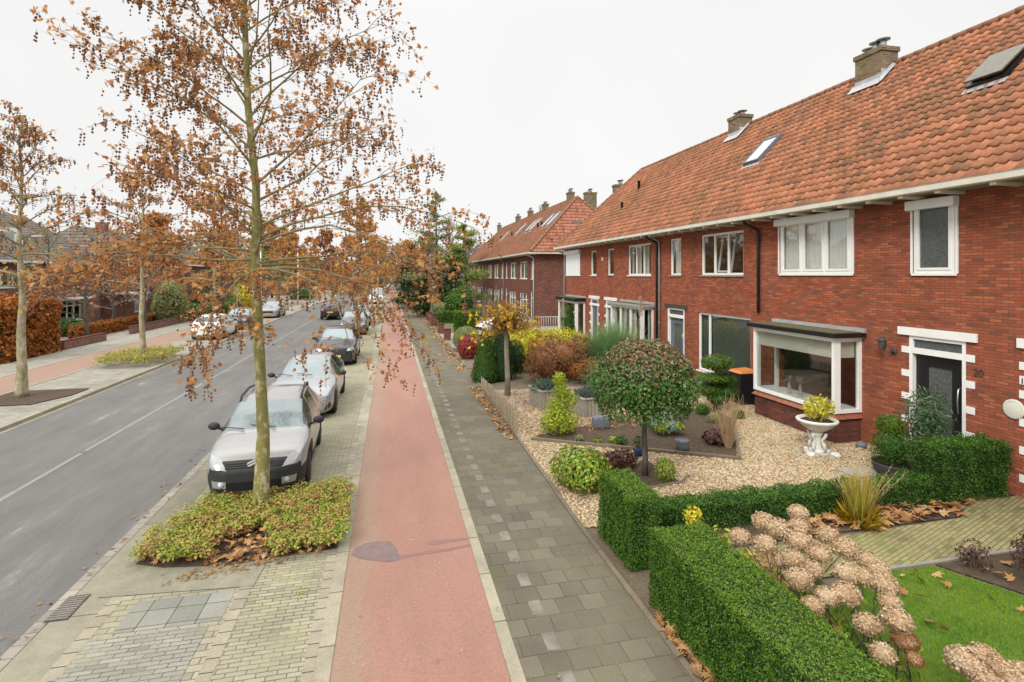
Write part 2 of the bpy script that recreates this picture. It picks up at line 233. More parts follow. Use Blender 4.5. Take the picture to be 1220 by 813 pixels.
M['tanstem'] = plain('tan_stem', (.4, .27, .15), .85, .25, 20); M['oleander'] = leafm('oleander_leaf', [(.02, .06, .02), (.05, .11, .04), (.1, .16, .08), (.2, .16, .07)], .5, .15)
M['farwood'] = leafm('bare_wood_mass', [(.13, .085, .06), (.2, .135, .09), (.27, .18, .11), (.18, .17, .07)], .9, .2, .12, .5)

# ---------------- mesh building ----------------
class MB:
    def __init__(s, mp=None): s.v = []; s.f = []; s.mp = mp; s.sm = []
    def add(s, V, Fc, sm=False):
        o = len(s.v); s.v += [tuple(p) for p in V]; s.f += [tuple(i+o for i in f) for f in Fc]; s.sm += [sm]*len(Fc); return s
    def box(s, x0, x1, y0, y1, z0, z1):
        if x0 > x1: x0, x1 = x1, x0
        if y0 > y1: y0, y1 = y1, y0
        if z0 > z1: z0, z1 = z1, z0
        return s.add([(x0,y0,z0),(x1,y0,z0),(x1,y1,z0),(x0,y1,z0),(x0,y0,z1),(x1,y0,z1),(x1,y1,z1),(x0,y1,z1)], [(0,3,2,1),(4,5,6,7),(0,1,5,4),(1,2,6,5),(2,3,7,6),(3,0,4,7)])
    def quad(s, *p): return s.add(p, [tuple(range(len(p)))])
    def poly(s, pts, z): return s.add([(x, y, z) for x, y in pts], [tuple(range(len(pts)))])
    def prism(s, pts, z0, z1):
        n = len(pts); V = [(x, y, z0) for x, y in pts]+[(x, y, z1) for x, y in pts]
        return s.add(V, [tuple(range(n))[::-1], tuple(range(n, 2*n))]+[(i, (i+1) % n, n+(i+1) % n, n+i) for i in range(n)])
    def tube(s, pts, rad, n=6, cap=True, sm=True):
        pts = [np.array(p, float) for p in pts]; m = len(pts); rad = [rad]*m if not hasattr(rad, '__len__') else rad
        V = []; up = np.array([0, 0, 1.])
        d0 = pts[1]-pts[0]; a = np.cross(d0, up if abs(d0[2]) < .9*np.linalg.norm(d0)+1e-9 else np.array([1., 0, 0])); a /= np.linalg.norm(a)+1e-12
        for i in range(m):
            d = pts[min(i+1, m-1)]-pts[max(i-1, 0)]; d /= np.linalg.norm(d)+1e-12
            a = a-d*np.dot(a, d); a /= np.linalg.norm(a)+1e-12; b = np.cross(d, a)
            for k in range(n):
                t = 2*pi*k/n; V.append(pts[i]+(a*cos(t)+b*sin(t))*rad[i])
        Fc = [(i*n+k, i*n+(k+1) % n, (i+1)*n+(k+1) % n, (i+1)*n+k) for i in range(m-1) for k in range(n)]
        if cap: Fc += [tuple(range(n))[::-1], tuple(range((m-1)*n, m*n))]
        return s.add(V, Fc, sm)
    def lathe(s, prof, c=(0, 0, 0), n=20, axis='z', sm=True):
        V = []
        for r, h in prof:
            for k in range(n):
                t = 2*pi*k/n; a, b = r*cos(t), r*sin(t)
                V.append((c[0]+a, c[1]+b, c[2]+h) if axis == 'z' else (c[0]+h, c[1]+a, c[2]+b))
        m = len(prof); Fc = [(i*n+k, i*n+(k+1) % n, (i+1)*n+(k+1) % n, (i+1)*n+k) for i in range(m-1) for k in range(n)]
        Fc += [tuple(range(n))[::-1], tuple(range((m-1)*n, m*n))]
        return s.add(V, Fc, sm)
    def blob(s, c, r, n=10, j=.12, seed=0):
        rr = random.Random(seed); V = []; m = n//2+1
        for i in range(m):
            a = pi*(i+.5)/m
            for k in range(n):
                t = 2*pi*k/n; q = 1+rr.uniform(-j, j); V.append((c[0]+r[0]*sin(a)*cos(t)*q, c[1]+r[1]*sin(a)*sin(t)*q, c[2]+r[2]*cos(a)*q))
        Fc = [(i*n+k, (i+1)*n+k, (i+1)*n+(k+1) % n, i*n+(k+1) % n) for i in range(m-1) for k in range(n)]+[tuple(range(n)), tuple(range((m-1)*n, m*n))[::-1]]
        return s.add(V, Fc, True)
def raw(name, V, nv, Fi, sm=None, mat=None):
    """mesh from numpy arrays: V (n,3), Fi (m,k) faces of one size"""
    me = bpy.data.meshes.new(name); V = np.asarray(V, np.float32); me.vertices.add(len(V)); me.vertices.foreach_set('co', V.ravel())
    m, k = Fi.shape; me.loops.add(m*k); me.loops.foreach_set('vertex_index', Fi.astype(np.int32).ravel()); me.polygons.add(m); me.polygons.foreach_set('loop_start', np.arange(0, m*k, k, dtype=np.int32))
    if sm: me.polygons.foreach_set('use_smooth', np.ones(m, bool))
    me.update(calc_edges=True); me.validate()
    if mat: me.materials.append(mat)
    return me
OFF = {}
def tagged(o, label=None, cat=None, group=None, kind=None):
    for k, v in (('label', label), ('category', cat), ('group', group), ('kind', kind)):
        if v: o[k] = v
    return o
def put(name, me, parent=None):
    o = bpy.data.objects.new(name, me); SC.collection.objects.link(o)
    if parent: o.parent = parent; OFF[o.name] = OFF[parent.name]
    else: OFF[o.name] = (0, 0, 0)
    return o
def build(name, mb, mat, parent=None, local=False, bevel=0, label=None):
    """one mesh object; vertices are in world metres unless local"""
    V = mb.v
    if mb.mp: V = [mb.mp(*p) for p in V]
    if parent and not local:
        ox, oy, oz = OFF[parent.name]; V = [(x-ox, y-oy, z-oz) for x, y, z in V]
    me = bpy.data.meshes.new(name); me.from_pydata([tuple(map(float, p)) for p in V], [], mb.f); me.polygons.foreach_set('use_smooth', mb.sm); me.materials.append(mat if not isinstance(mat, str) else M[mat]); me.validate(); me.update()
    import bmesh
    if len(mb.f) < 3000:
        bm = bmesh.new(); bm.from_mesh(me); bmesh.ops.recalc_face_normals(bm, faces=bm.faces) if not getattr(mb, 'open', False) else None; bm.to_mesh(me); bm.free()
    o = put(name, me, parent)
    if bevel: b = o.modifiers.new('bevel', 'BEVEL'); b.width = bevel; b.segments = 2; b.limit_method = 'ANGLE'
    if label: o['label'] = label
    return o
def empty(name, loc, label, cat, group=None):
    o = bpy.data.objects.new(name, None); SC.collection.objects.link(o); o.location = loc; OFF[o.name] = tuple(loc); o.empty_display_size = .2
    return tagged(o, label, cat, group)
def kids(o): return [c for c in bpy.data.objects if c.parent == o]
def copy_tree(o, parent=None):
    c = o.copy(); SC.collection.objects.link(c); c.parent = parent; OFF[c.name] = OFF.get(o.name, (0, 0, 0))
    for k in kids(o): copy_tree(k, c)
    return c
def struct(name, mb, mat, **k): return tagged(build(name, mb, mat, **k), kind='structure')

# ---------------- foliage ----------------
TPL = {
 'leaf': (np.array([(0,0,0),(-.5,.45,.12),(0,1,0),(.5,.45,.12)]), np.array([(0,3,2,1)])),
 'blade': (np.array([(-.5,0,0),(.5,0,0),(.25,.6,.06),(0,1,.3),(-.25,.6,.06)]), np.array([(0,1,2,3,4)])),
 'quad': (np.array([(-.5,0,0),(.5,0,0),(.5,1,0),(-.5,1,0)]), np.array([(0,1,2,3)])),
}
def _palm():
    V = [(0, .25, 0)]; 
    for i, (a, r) in enumerate([(-90,.25),(-150+0,.38),(-175,.55),(160,.3),(150,.72),(118,.34),(90,.85),(62,.34),(30,.72),(20,.3),(-5,.55),(-30,.38)]):
        V.append((r*cos(R(a)), .25+r*sin(R(a)), .22*r*r+(.05 if i % 2 else -.03)))
    n = len(V)-1
    return np.array(V), np.array([(0, i, i % n+1) for i in range(1, n+1)])
TPL['palm'] = _palm()
def scatter(name, P, Nn, size, aspect, tpl, mat, parent=None, roll=True, tilt=.5, sv=.3, droop=None, r=None, dirs=None):
    """leaves with their base at P, faces turned roughly to Nn"""
    g = r or rng; P = np.asarray(P, float); n = len(P)
    if n == 0: return None
    Nn = np.asarray(Nn, float)+g.normal(0, tilt, (n, 3)); Nn /= np.linalg.norm(Nn, axis=1)[:, None]+1e-9
    A = dirs+g.normal(0, .25, (n, 3)) if dirs is not None else g.normal(0, 1, (n, 3))
    if droop: A[:, 2] -= droop
    A -= Nn*np.sum(A*Nn, 1)[:, None]; A /= np.linalg.norm(A, axis=1)[:, None]+1e-9; B = np.cross(A, Nn)
    T, Fc = TPL[tpl]; k = len(T); s = size*(1+g.uniform(-sv, sv, n)) if not hasattr(size, '__len__') else size
    V = P[:, None, :]+(B[:, None, :]*(T[:, 0]*aspect)[None, :, None]+A[:, None, :]*T[:, 1][None, :, None]+Nn[:, None, :]*T[:, 2][None, :, None])*s[:, None, None]
    V = V.reshape(-1, 3); Fi = (Fc[None]+(np.arange(n)*k)[:, None, None]).reshape(-1, Fc.shape[1])
    if parent is not None: V = V-np.array(OFF[parent.name])
    me = raw(name, V, k, Fi, mat=M[mat]); return put(name, me, parent)
def balls(name, P, rad, mat, parent=None, sub=1):
    a = (1+sqrt(5))/2; V0 = np.array([(-1,a,0),(1,a,0),(-1,-a,0),(1,-a,0),(0,-1,a),(0,1,a),(0,-1,-a),(0,1,-a),(a,0,-1),(a,0,1),(-a,0,-1),(-a,0,1)])/sqrt(1+a*a)
    F0 = np.array([(0,11,5),(0,5,1),(0,1,7),(0,7,10),(0,10,11),(1,5,9),(5,11,4),(11,10,2),(10,7,6),(7,1,8),(3,9,4),(3,4,2),(3,2,6),(3,6,8),(3,8,9),(4,9,5),(2,4,11),(6,2,10),(8,6,7),(9,8,1)])
    P = np.asarray(P, float); n = len(P); rad = np.broadcast_to(rad, (n,)) if not hasattr(rad, 'shape') or rad.ndim < 2 else rad
    sc = rad[:, None, None] if rad.ndim == 1 else rad[:, None, :]
    V = (P[:, None]+V0[None]*sc).reshape(-1, 3); Fi = (F0[None]+(np.arange(n)*12)[:, None, None]).reshape(-1, 3)
    if parent is not None: V = V-np.array(OFF[parent.name])
    return put(name, raw(name, V, 12, Fi, sm=True, mat=M[mat]), parent)
def wob(P, sc, seed=0):
    g = np.random.default_rng(seed); o = np.zeros(len(P))
    for i in range(6): k = g.normal(0, sc, 3)*(1+.5*i); o += np.sin(P@k+g.uniform(0, 6.3))/(1+.5*i)
    return o/3
def ell(n, c, r, shell=.35, seed=0, bottom=-1., lump=.1, lsc=4.):
    g = np.random.default_rng(seed+11); D = g.normal(0, 1, (int(n*1.3)+4, 3)); D /= np.linalg.norm(D, axis=1)[:, None]; D = D[D[:, 2] > bottom][:n]
    q = (1-shell*g.random(len(D))**1.7)*(1+lump*wob(D, lsc/2, seed)); P = D*q[:, None]*np.array(r)+np.array(c); return P, D/np.array(r)*max(r)
def bush(name, label, cat, c, r, n, size, mat, tpl='leaf', asp=.6, core='darkyew', stems=5, group=None, shell=.4, lump=.12, tilt=.5, seed=0, zc=None, parts=('foliage', 'stem'), bottom=-.85, droop=None):
    """a shrub: leaves through its outer volume, stems from the ground"""
    x, y = c[0], c[1]; zc = r[2]*.95+(c[2] if len(c) > 2 else 0) if zc is None else zc
    e = empty(name, (x, y, c[2] if len(c) > 2 else 0), label, cat, group)
    P, D = ell(n, (x, y, zc), r, shell, seed, bottom, lump); scatter(parts[0], P, D, size, asp, tpl, mat, e, tilt=tilt, droop=droop)
    b = MB(); rr = random.Random(seed)
    for i in range(stems):
        t = rr.uniform(0, 6.28); q = rr.uniform(.1, .55); z0 = c[2] if len(c) > 2 else 0
        b.tube([(x+.02*cos(t), y+.02*sin(t), z0), (x+r[0]*q*.5*cos(t), y+r[1]*q*.5*sin(t), zc-.2*r[2]), (x+r[0]*q*cos(t), y+r[1]*q*sin(t), zc+.35*r[2])], [.014, .01, .004], 5)
    build(parts[1], b, 'twig', e)
    if core:
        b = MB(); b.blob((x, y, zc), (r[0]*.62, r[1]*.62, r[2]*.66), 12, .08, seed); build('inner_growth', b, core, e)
    return e
def hedge_pts(x0, x1, y0, y1, z1, dens, seed, rough=.02, rnd=.06):
    g = np.random.default_rng(seed); out = []; nn = []
    fs = [((x1-x0)*(y1-y0), 't'), ((x1-x0)*z1, 'a'), ((x1-x0)*z1, 'b'), ((y1-y0)*z1, 'c'), ((y1-y0)*z1, 'd')]
    for A, k in fs:
        n = int(A*dens); u, v = g.random(n), g.random(n)
        if k == 't': P = np.c_[x0+u*(x1-x0), y0+v*(y1-y0), np.full(n, z1)]; D = (0, 0, 1)
        if k == 'a': P = np.c_[x0+u*(x1-x0), np.full(n, y0), v*z1]; D = (0, -1, 0)
        if k == 'b': P = np.c_[x0+u*(x1-x0), np.full(n, y1), v*z1]; D = (0, 1, 0)
        if k == 'c': P = np.c_[np.full(n, x0), y0+u*(y1-y0), v*z1]; D = (-1, 0, 0)
        if k == 'd': P = np.c_[np.full(n, x1), y0+u*(y1-y0), v*z1]; D = (1, 0, 0)
        out.append(P); nn.append(np.tile(D, (n, 1)))
    P = np.vstack(out); D = np.vstack(nn).astype(float); c = np.array([(x0+x1)/2, (y0+y1)/2, z1/2]); h = np.array([(x1-x0)/2, (y1-y0)/2, z1/2])
    q = (P-c)/h; e = np.sort(np.abs(q)*1., axis=1)[:, 1]; P -= (P-c)/np.linalg.norm(P-c, axis=1)[:, None]*(rnd*np.clip((e-.82)/.18, 0, 1)**2)[:, None]
    P += D*((rough*1.3*wob(P, 5, seed))+rough*1.2*wob(P, 14, seed+1)+g.normal(0, rough*.45, len(P)))[:, None]; return P, D
def hedge(name, label, x0, x1, y0, y1, z1, dens=5000, size=.026, seed=0, mat='yew', top='yewtop', rough=.025, cat='hedge', tpl='leaf', group=None, asp=.45):
    e = empty(name, ((x0+x1)/2, (y0+y1)/2, 0), label, cat, group); P, D = hedge_pts(x0, x1, y0, y1, z1, dens, seed, rough)
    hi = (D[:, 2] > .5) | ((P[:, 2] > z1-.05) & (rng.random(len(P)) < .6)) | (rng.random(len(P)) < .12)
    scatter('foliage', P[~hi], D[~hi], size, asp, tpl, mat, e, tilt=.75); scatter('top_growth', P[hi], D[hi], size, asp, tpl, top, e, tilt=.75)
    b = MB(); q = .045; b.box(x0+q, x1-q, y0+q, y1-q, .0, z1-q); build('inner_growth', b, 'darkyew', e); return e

# ================= THE GROUND =================
struct('ground', MB().poly([(-400, -40), (400, -40), (400, 900), (-400, 900)], -.03), 'ground')
YN, YF = -4, 260
def strip(name, x0, x1, z, mat, y0=YN, y1=YF): return struct(name, MB().poly([(x0, y0), (x1, y0), (x1, y1), (x0, y1)], z), mat)
strip('road', -9.55, -3.98, 0, 'asphalt')
b = MB()
for y in np.arange(-4, 200, .5): pass
strip('gutter_course', -4.19, -3.98, .006, 'brick_gutter')
struct('drain_slot', MB().box(-4.24, -4.195, YN, YF, -.05, .008), 'iron')
def longbox(name, x0, x1, z0, z1, mat, y0=YN, y1=YF): return struct(name, MB().box(x0, x1, y0, y1, z0, z1), mat)
# near verge: road | gutter | concrete band | light setts | paving | band | paving | kerb | red track | kerb | slabs
XL = -3.98
bpy.data.objects.remove(bpy.data.objects['drain_slot']); bpy.data.objects.remove(bpy.data.objects['gutter_course'])
strip('gutter_course', -3.98, -3.84, .004, 'brick_gutter')
longbox('gutter_joint', -3.84, -3.80, -.02, .002, 'iron')
longbox('concrete_band', -3.80, -3.34, -.02, .035, 'band')
strip('sett_course', -3.34, -3.2, .037, 'setts')
strip('parking_paving', -3.2, -1.86, .036, 'pave_park'); strip('parking_paving', -1.72, -.86, .036, 'pave_fine')
strip('paving_band', -1.86, -1.72, .039, 'setts'); strip('sett_course', -.86, -.74, .039, 'setts')
longbox('parking_kerb', -.74, -.58, -.02, .05, 'kerb')
strip('cycle_track', -.58, 1.15, .04, 'red'); longbox('track_kerb', 1.15, 1.29, -.02, .052, 'kerb')
struct('pavement', MB().poly([(1.29, YN), (2.86, YN), (2.88, 8), (3.02, 14), (3.12, 20), (3.2, 30), (3.2, YF), (1.29, YF)], .044), 'pave_walk')
b = MB(); rr = random.Random(3)
for i in range(-4, 60):
    y = .3*2*i+.02
    if y > 1: b.box(1.62, 1.765, y+.01, y+.29, .02, .0475)
M['halfslab'] = plain('worn_half_slab', (.18, .163, .13), .85, .3, 5, bump=.3, bscale=50); struct('light_half_slab', b, 'halfslab')
struct('slab_patch', MB().poly([(-3.0, 6.75), (-1.9, 6.75), (-1.9, 7.35), (-3.0, 7.35)], .0405), 'pave_slab')
struct('slab_patch', MB().poly([(-3.18, 4.6), (-2.0, 4.6), (-2.0, 6.7), (-3.18, 6.7)], .0405), 'pave_grey')
# pavement edging
b = MB()
for (xa, ya), (xb, yb) in [((2.86, -4), (2.88, 8)), ((2.88, 8), (3.02, 14)), ((3.02, 14), (3.12, 20)), ((3.12, 20), (3.2, 30))]:
    b.prism([(xa, ya), (xa+.07, ya), (xb+.07, yb), (xb, yb)], -.02, .075)
struct('pavement_edging', b, 'timber')
# puddle
def blobpoly(cx, cy, rx, ry, n, seed, j=.25):
    g = random.Random(seed); return [(cx+rx*cos(2*pi*i/n)*(1+g.uniform(-j, j)), cy+ry*sin(2*pi*i/n)*(1+g.uniform(-j, j))) for i in range(n)]
M['wet'] = plain('wet_track', (.215, .112, .09), .3, .1, 6); M['puddlem'] = plain('puddle_water', (.17, .11, .10), .14, .15, 8)
struct('puddle', MB().poly([(-.54, 7.92), (-.5, 8.1), (-.38, 8.2), (-.2, 8.23), (-.02, 8.2), (.05, 8.06), (.1, 7.9), (.1, 7.8), (.16, 7.72), (.1, 7.62), (-.04, 7.6), (-.16, 7.66), (-.3, 7.72), (-.44, 7.8)], .044), 'puddlem')
struct('damp_streak', MB().poly([(.1, 7.64), (.4, 7.70), (.8, 7.72), (1.14, 7.79), (1.14, 7.86), (.8, 7.80), (.45, 7.79), (.12, 7.74)], .043), 'wet')
struct('damp_streak', MB().poly([(.5, 8.0), (.66, 7.93), (.85, 7.97), (1.14, 7.99), (1.14, 8.06), (.85, 8.06), (.6, 8.1)], .043), 'wet')
# road centre line (worn) and left side
b = MB(); rr = random.Random(5); y = -2
while y < 150:
    l = rr.uniform(.6, 2.6); w_ = rr.uniform(.045, .06); b.poly([(-6.76-w_, y), (-6.76+w_, y), (-6.76+w_, y+l), (-6.76-w_, y+l)], .004); y += l+rr.choice([0.0, 0.02, 0., .15])
M['roadline'] = plain('worn_road_paint', (.23, .222, .205), .8, .2, 30, bump=.2)
struct('road_marking', b, 'roadline')
strip('gutter_course', -9.69, -9.55, .006, 'setts'); longbox('left_kerb', -9.85, -9.69, -.02, .10, 'kerb')
strip('left_parking_paving', -12.35, -9.85, .08, 'pave_left'); longbox('left_track_kerb', -12.5, -12.35, -.02, .095, 'kerb')
strip('left_cycle_track', -14.5, -12.5, .085, 'red'); longbox('left_track_kerb', -14.6, -14.5, -.02, .095, 'kerb'); strip('left_pavement', -16.6, -14.6, .086, 'pave_left')
strip('left_forecourt', -24.5, -16.6, .05, 'pave_left', 20, 120)
b = MB().box(-3.86, -3.62, 7.15, 7.66, -.02, .038); struct('drain_grate_frame', b, 'iron')
dg = empty('drain_grate', (-3.74, 7.4, .04), 'rusty slotted storm drain grate set in the near gutter beside the concrete band', 'drain grate'); b = MB()
for i in range(10): b.box(-3.85, -3.63, 7.18+i*.047, 7.2+i*.047, .038, .05)
build('bar', b, 'kerb_grey', dg); b = MB().box(-3.86, -3.62, 7.15, 7.66, .0365, .0415); build('rim', b, 'iron', dg)
bpy.data.objects.remove(bpy.data.objects['drain_grate_frame'])
# gardens
struct('garden_ground', MB().poly([(2.95, -4), (11, -4), (11, 34), (3.2, 34), (3.05, 14), (2.93, 8)], .004), 'dirt')
GRV = [(2.96, 8.0), (10.99, 8.0), (10.99, 17.0), (7.5, 18.2), (3.15, 18.3), (3.05, 13)]
struct('gravel_bed', MB().poly(GRV, .02), 'gravel')
BED1 = [(3.35, 12.5), (7.29, 10.2), (9.25, 13.2), G(845, 487), G(745, 497), G(665, 517), (3.6, 12.9)]
BED2 = [G(812, 577), G(781, 583), (4.55, 9.15), G(745, 566), G(767, 548)]
struct('planting_bed', MB().poly(BED1, .035), 'soil'); struct('planting_bed', MB().poly(BED2, .035), 'soil')
struct('driveway', MB().poly([(3.2, 29.2), (11, 31), (30, 31), (30, 40.2), (11, 40.2), (3.2, 36.5)], .03), 'pave_left')
struct('far_front_gardens', MB().poly([(3.2, 36.8), (11, 40.3), (11, 80), (3.2, 80)], .02), 'ground')
def plank(pts, w=.05, z=.1, name='bed_edging', mat='timber'):
    b = MB()
    for (xa, ya), (xb, yb) in zip(pts[:-1], pts[1:]):
        d = sqrt((xb-xa)**2+(yb-ya)**2); nx, ny = -(yb-ya)/d*w/2, (xb-xa)/d*w/2; b.prism([(xa-nx, ya-ny), (xb-nx, yb-ny), (xb+nx, yb+ny), (xa+nx, ya+ny)], -.02, z)
    return struct(name, b, mat)
plank([(3.3, 12.5), (7.32, 10.17), (9.3, 13.25)], .06, .1); plank([BED2[2], BED2[1], BED2[0], (5.75, 9.6)], .05, .06)
struct('stepping_slabs', MB().box(8.6, 9.4, 8.1, 8.7, 0, .05).box(9.45, 10.3, 8.05, 8.65, 0, .052).box(8.9, 9.6, 8.75, 9.25, 0, .046), 'concrete')
struct('brick_path', MB().poly([(4.6, 5.98), (13, 5.98), (13, 7.42), (9.9, 7.42), (9.1, 6.95), (4.6, 6.8)], .03), 'pave_path')
LAWN = [(3.9, -3), (13, -3), (13, 3.6), (8.6, 4.3), (7.7, 5.0), (7.25, 5.9), (6.2, 5.94), (4.6, 5.6), (3.95, 4)]
struct('lawn_ground', MB().poly(LAWN, .02), 'lawn')
struct('planting_bed', MB().poly([(7.3, 5.92), (13, 5.92), (13, 3.65), (8.6, 4.35), (7.75, 5.05)], .025), 'soil'); plank([(6.5, 5.95), (13, 5.95)], .06, .05, 'path_edging', 'kerb_grey')
struct('planting_bed', MB().poly([(4.3, 6.95), (9.1, 7.0), (9.8, 7.42), (11, 7.46), (11, 7.98), (4.2, 7.98)], .028), 'soil')
struct('planting_bed', MB().poly([(3.75, 3.2), (4.35, 3.4), (4.7, 5.6), (4.6, 7), (3.75, 7)], .032), 'soil')
BEDT = [(-3.4, 8.3), (-3.2, 9.3), (-2.85, 10.1), (-.78, 10.2), (-.76, 8.15), (-1.6, 8.1), (-2.1, 7.98), (-3.0, 8.12)]
struct('tree_bed', MB().poly(BEDT, .05), 'soil')
struct('concrete_apron', MB().poly([(-3.5, 7.55), (-1.7, 7.4), (-1.66, 8.0), (-3.6, 8.45)], .045), 'band')
struct('tree_bed', MB().poly([(-12.3, 19.0), (-12.3, 21.3), (-10.1, 21.3), (-10.1, 20.2), (-10.6, 19.0)], .105), 'soil')

# ================= HOUSES =================
def mX(X0): return lambda u, d, z: (X0+d, u, z)
def mXn(X0): return lambda u, d, z: (X0-d, u, z)
def mY(Y0): return lambda u, d, z: (u, Y0+d, z)
def wall(h, name, mp, u0, u1, z0, z1, holes, mat, rev=.16):
    us = sorted({u0, u1, *[max(u0, a) for a, *_ in holes], *[min(u1, q[1]) for q in holes]}); zs = sorted({z0, z1, *[q[2] for q in holes], *[q[3] for q in holes]}); b = MB(mp)
    for i in range(len(us)-1):
        for j in range(len(zs)-1):
            cu, cz = (us[i]+us[i+1])/2, (zs[j]+zs[j+1])/2
            if not any(a < cu < bb and c < cz < d for a, bb, c, d in holes): b.quad((us[i], 0, zs[j]), (us[i+1], 0, zs[j]), (us[i+1], 0, zs[j+1]), (us[i], 0, zs[j+1]))
    for a, bb, c, d in holes:
        b.quad((a, 0, c), (a, rev, c), (a, rev, d), (a, 0, d)); b.quad((bb, 0, c), (bb, 0, d), (bb, rev, d), (bb, rev, c)); b.quad((a, 0, c), (bb, 0, c), (bb, rev, c), (a, rev, c)); b.quad((a, 0, d), (a, rev, d), (bb, rev, d), (bb, 0, d))
    b.open = True
    return build(name, b, mat, h)
def win(h, mp, u0, u1, z0, z1, mull=(), trans=(), d=.05, fw=.065, cur=None, sill=True, glass='glass', frame='white', fd=.07, name='window', label=None, inner=.0, curoff=.1):
    b = MB(mp); b.box(u0, u0+fw, d, d+fd, z0, z1).box(u1-fw, u1, d, d+fd, z0, z1).box(u0+fw, u1-fw, d, d+fd, z0, z0+fw).box(u0+fw, u1-fw, d, d+fd, z1-fw, z1)
    cuts = [u0+fw*.5]+[u0+(u1-u0)*m for m in mull]+[u1-fw*.5]; tz = [z0+(z1-z0)*t for t in trans]
    for m in mull: c = u0+(u1-u0)*m; b.box(c-fw*.5, c+fw*.5, d+.004, d+fd-.004, z0+fw, z1-fw)
    for z in tz: b.box(u0+fw, u1-fw, d+.002, d+fd-.002, z-fw*.5, z+fw*.5)
    f = build(name, b, frame, h, label=label)
    zz = [z0+fw]+tz+[z1-fw]
    for i in range(len(cuts)-1):
        a, c = cuts[i]+fw*.5, cuts[i+1]-fw*.5
        for k in range(len(zz)-1):
            q0 = zz[k]+(fw*.5 if k else 0); q1 = zz[k+1]-(fw*.5 if k < len(zz)-2 else 0)
            if inner and k == 0:
                g = MB(mp); e = inner; g.box(a, a+e, d-.012, d+.03, q0, q1).box(c-e, c, d-.012, d+.03, q0, q1).box(a+e, c-e, d-.012, d+.03, q0, q0+e).box(a+e, c-e, d-.012, d+.03, q1-e, q1); build('casement', g, frame, f)
            g = MB(mp); g.box(a, c, d+fd*.5, d+fd*.5+.006, q0, q1); build('pane', g, glass, f)
            if cur in ('net', 'drapes') and glass == 'glass':
                g = MB(mp); n = max(6, int((c-a)/.03)); V = []; rr = random.Random(int(a*100))
                rng_ = [(a, c)] if cur == 'net' else [(a, a+(c-a)*.3), (c-(c-a)*.22, c)]
                for p, q in rng_:
                    o = [(p+(q-p)*j/n, d+fd+curoff+.02*sin(j*1.9+rr.random())+.01*sin(j*.7)) for j in range(n+1)]; g.add([(x, y, q0) for x, y in o]+[(x, y, q1) for x, y in o], [(j, j+1, n+1+j+1, n+1+j) for j in range(n)], True)
                g.open = True; build('curtain', g, 'curtain', f)
            if cur == 'blind': g = MB(mp); g.box(a, c, d+fd+.04, d+fd+.05, q0, q1); build('blind', g, 'venetian', f)
            if cur == 'half': g = MB(mp); g.box(a, c, d+fd+.04, d+fd+.06, q1-(q1-q0)*.25, q1); build('blind', g, 'blindcream', f)
    if sill: g = MB(mp); g.box(u0-.05, u1+.05, -.045, d, z0-.05, z0-.001); build('sill', g, frame if sill is True else sill, f)
    return f
def room(h, mp, u0, u1, z0, z1, depth=3.2, mat='interior'):
    b = MB(mp); d0 = .35
    b.quad((u0, depth, z0), (u1, depth, z0), (u1, depth, z1), (u0, depth, z1)); b.quad((u0, d0, z0), (u0, depth, z0), (u0, depth, z1), (u0, d0, z1)); b.quad((u1, d0, z0), (u1, d0, z1), (u1, depth, z1), (u1, depth, z0)); b.quad((u0, d0, z0), (u1, d0, z0), (u1, depth, z0), (u0, depth, z0)); b.quad((u0, d0, z1), (u0, depth, z1), (u1, depth, z1), (u1, d0, z1)); b.open = True
    return build('room', b, mat, h)
def tiles(h, name, org, al, up, L_, a0, a1, mat, tw=.215, tl=.30, lift=.048, start=0., amp=1., seed=0):
    """a tiled slope: every tile its own curved piece"""
    g = np.random.default_rng(seed); org, al, up = (np.array(q, float) for q in (org, al, up)); nn = np.cross(al, up); nn /= np.linalg.norm(nn)
    if nn[2] < 0: nn = -nn
    m = 9; t = np.linspace(0, 1.06, m); prof = np.where(t % 1.0001 < .55, -.010*np.sin(pi*(t % 1.0001)/.55), .036*np.sin(pi*((t % 1.0001)-.55)/.45))*amp
    rows = int(round(L_/tl)); O = []; lim = []
    for j in range(rows):
        s = j*tl; lo, hi = a0(s+tl*.5), a1(s+tl*.5); k0 = math.floor(lo/tw); k1 = math.ceil(hi/tw)
        for k in range(k0, k1): O.append((k*tw, s)); lim.append((a0(s), a1(s), a0(s+tl), a1(s+tl)))
    O = np.array(O); lim = np.array(lim); n = len(O); ja = g.normal(0, .003, n); jn = g.normal(0, .0035, n)
    A = O[:, 0][:, None]+t[None]*tw; V = np.zeros((n, 3, m, 3))
    for r, (ds, off, li) in enumerate([(-.025, lift-.055, 0), (-.025, lift, 0), (tl+.03, .006, 2)]):
        a = np.clip(A, lim[:, li][:, None], lim[:, li+1][:, None]); sv = (O[:, 1]+ds+ja)[:, None]; hh = off+jn[:, None]+prof[None]
        if r == 0: hh = hh*0+lift-.03+prof[None]*.9+jn[:, None]
        V[:, r] = org+a[..., None]*al+sv[..., None]*up+hh[..., None]*nn
    idx = np.arange(3*m).reshape(3, m); Fc = np.array([(idx[r, i], idx[r, i+1], idx[r+1, i+1], idx[r+1, i]) for r in range(2) for i in range(m-1)])
    if h is not None: V = V-np.array(OFF[h.name])
    Fi = (Fc[None]+(np.arange(n)*3*m)[:, None, None]).reshape(-1, 4)
    me = raw(name, V.reshape(-1, 3), m*3, Fi, sm=False, mat=M[mat]); return put(name, me, h)
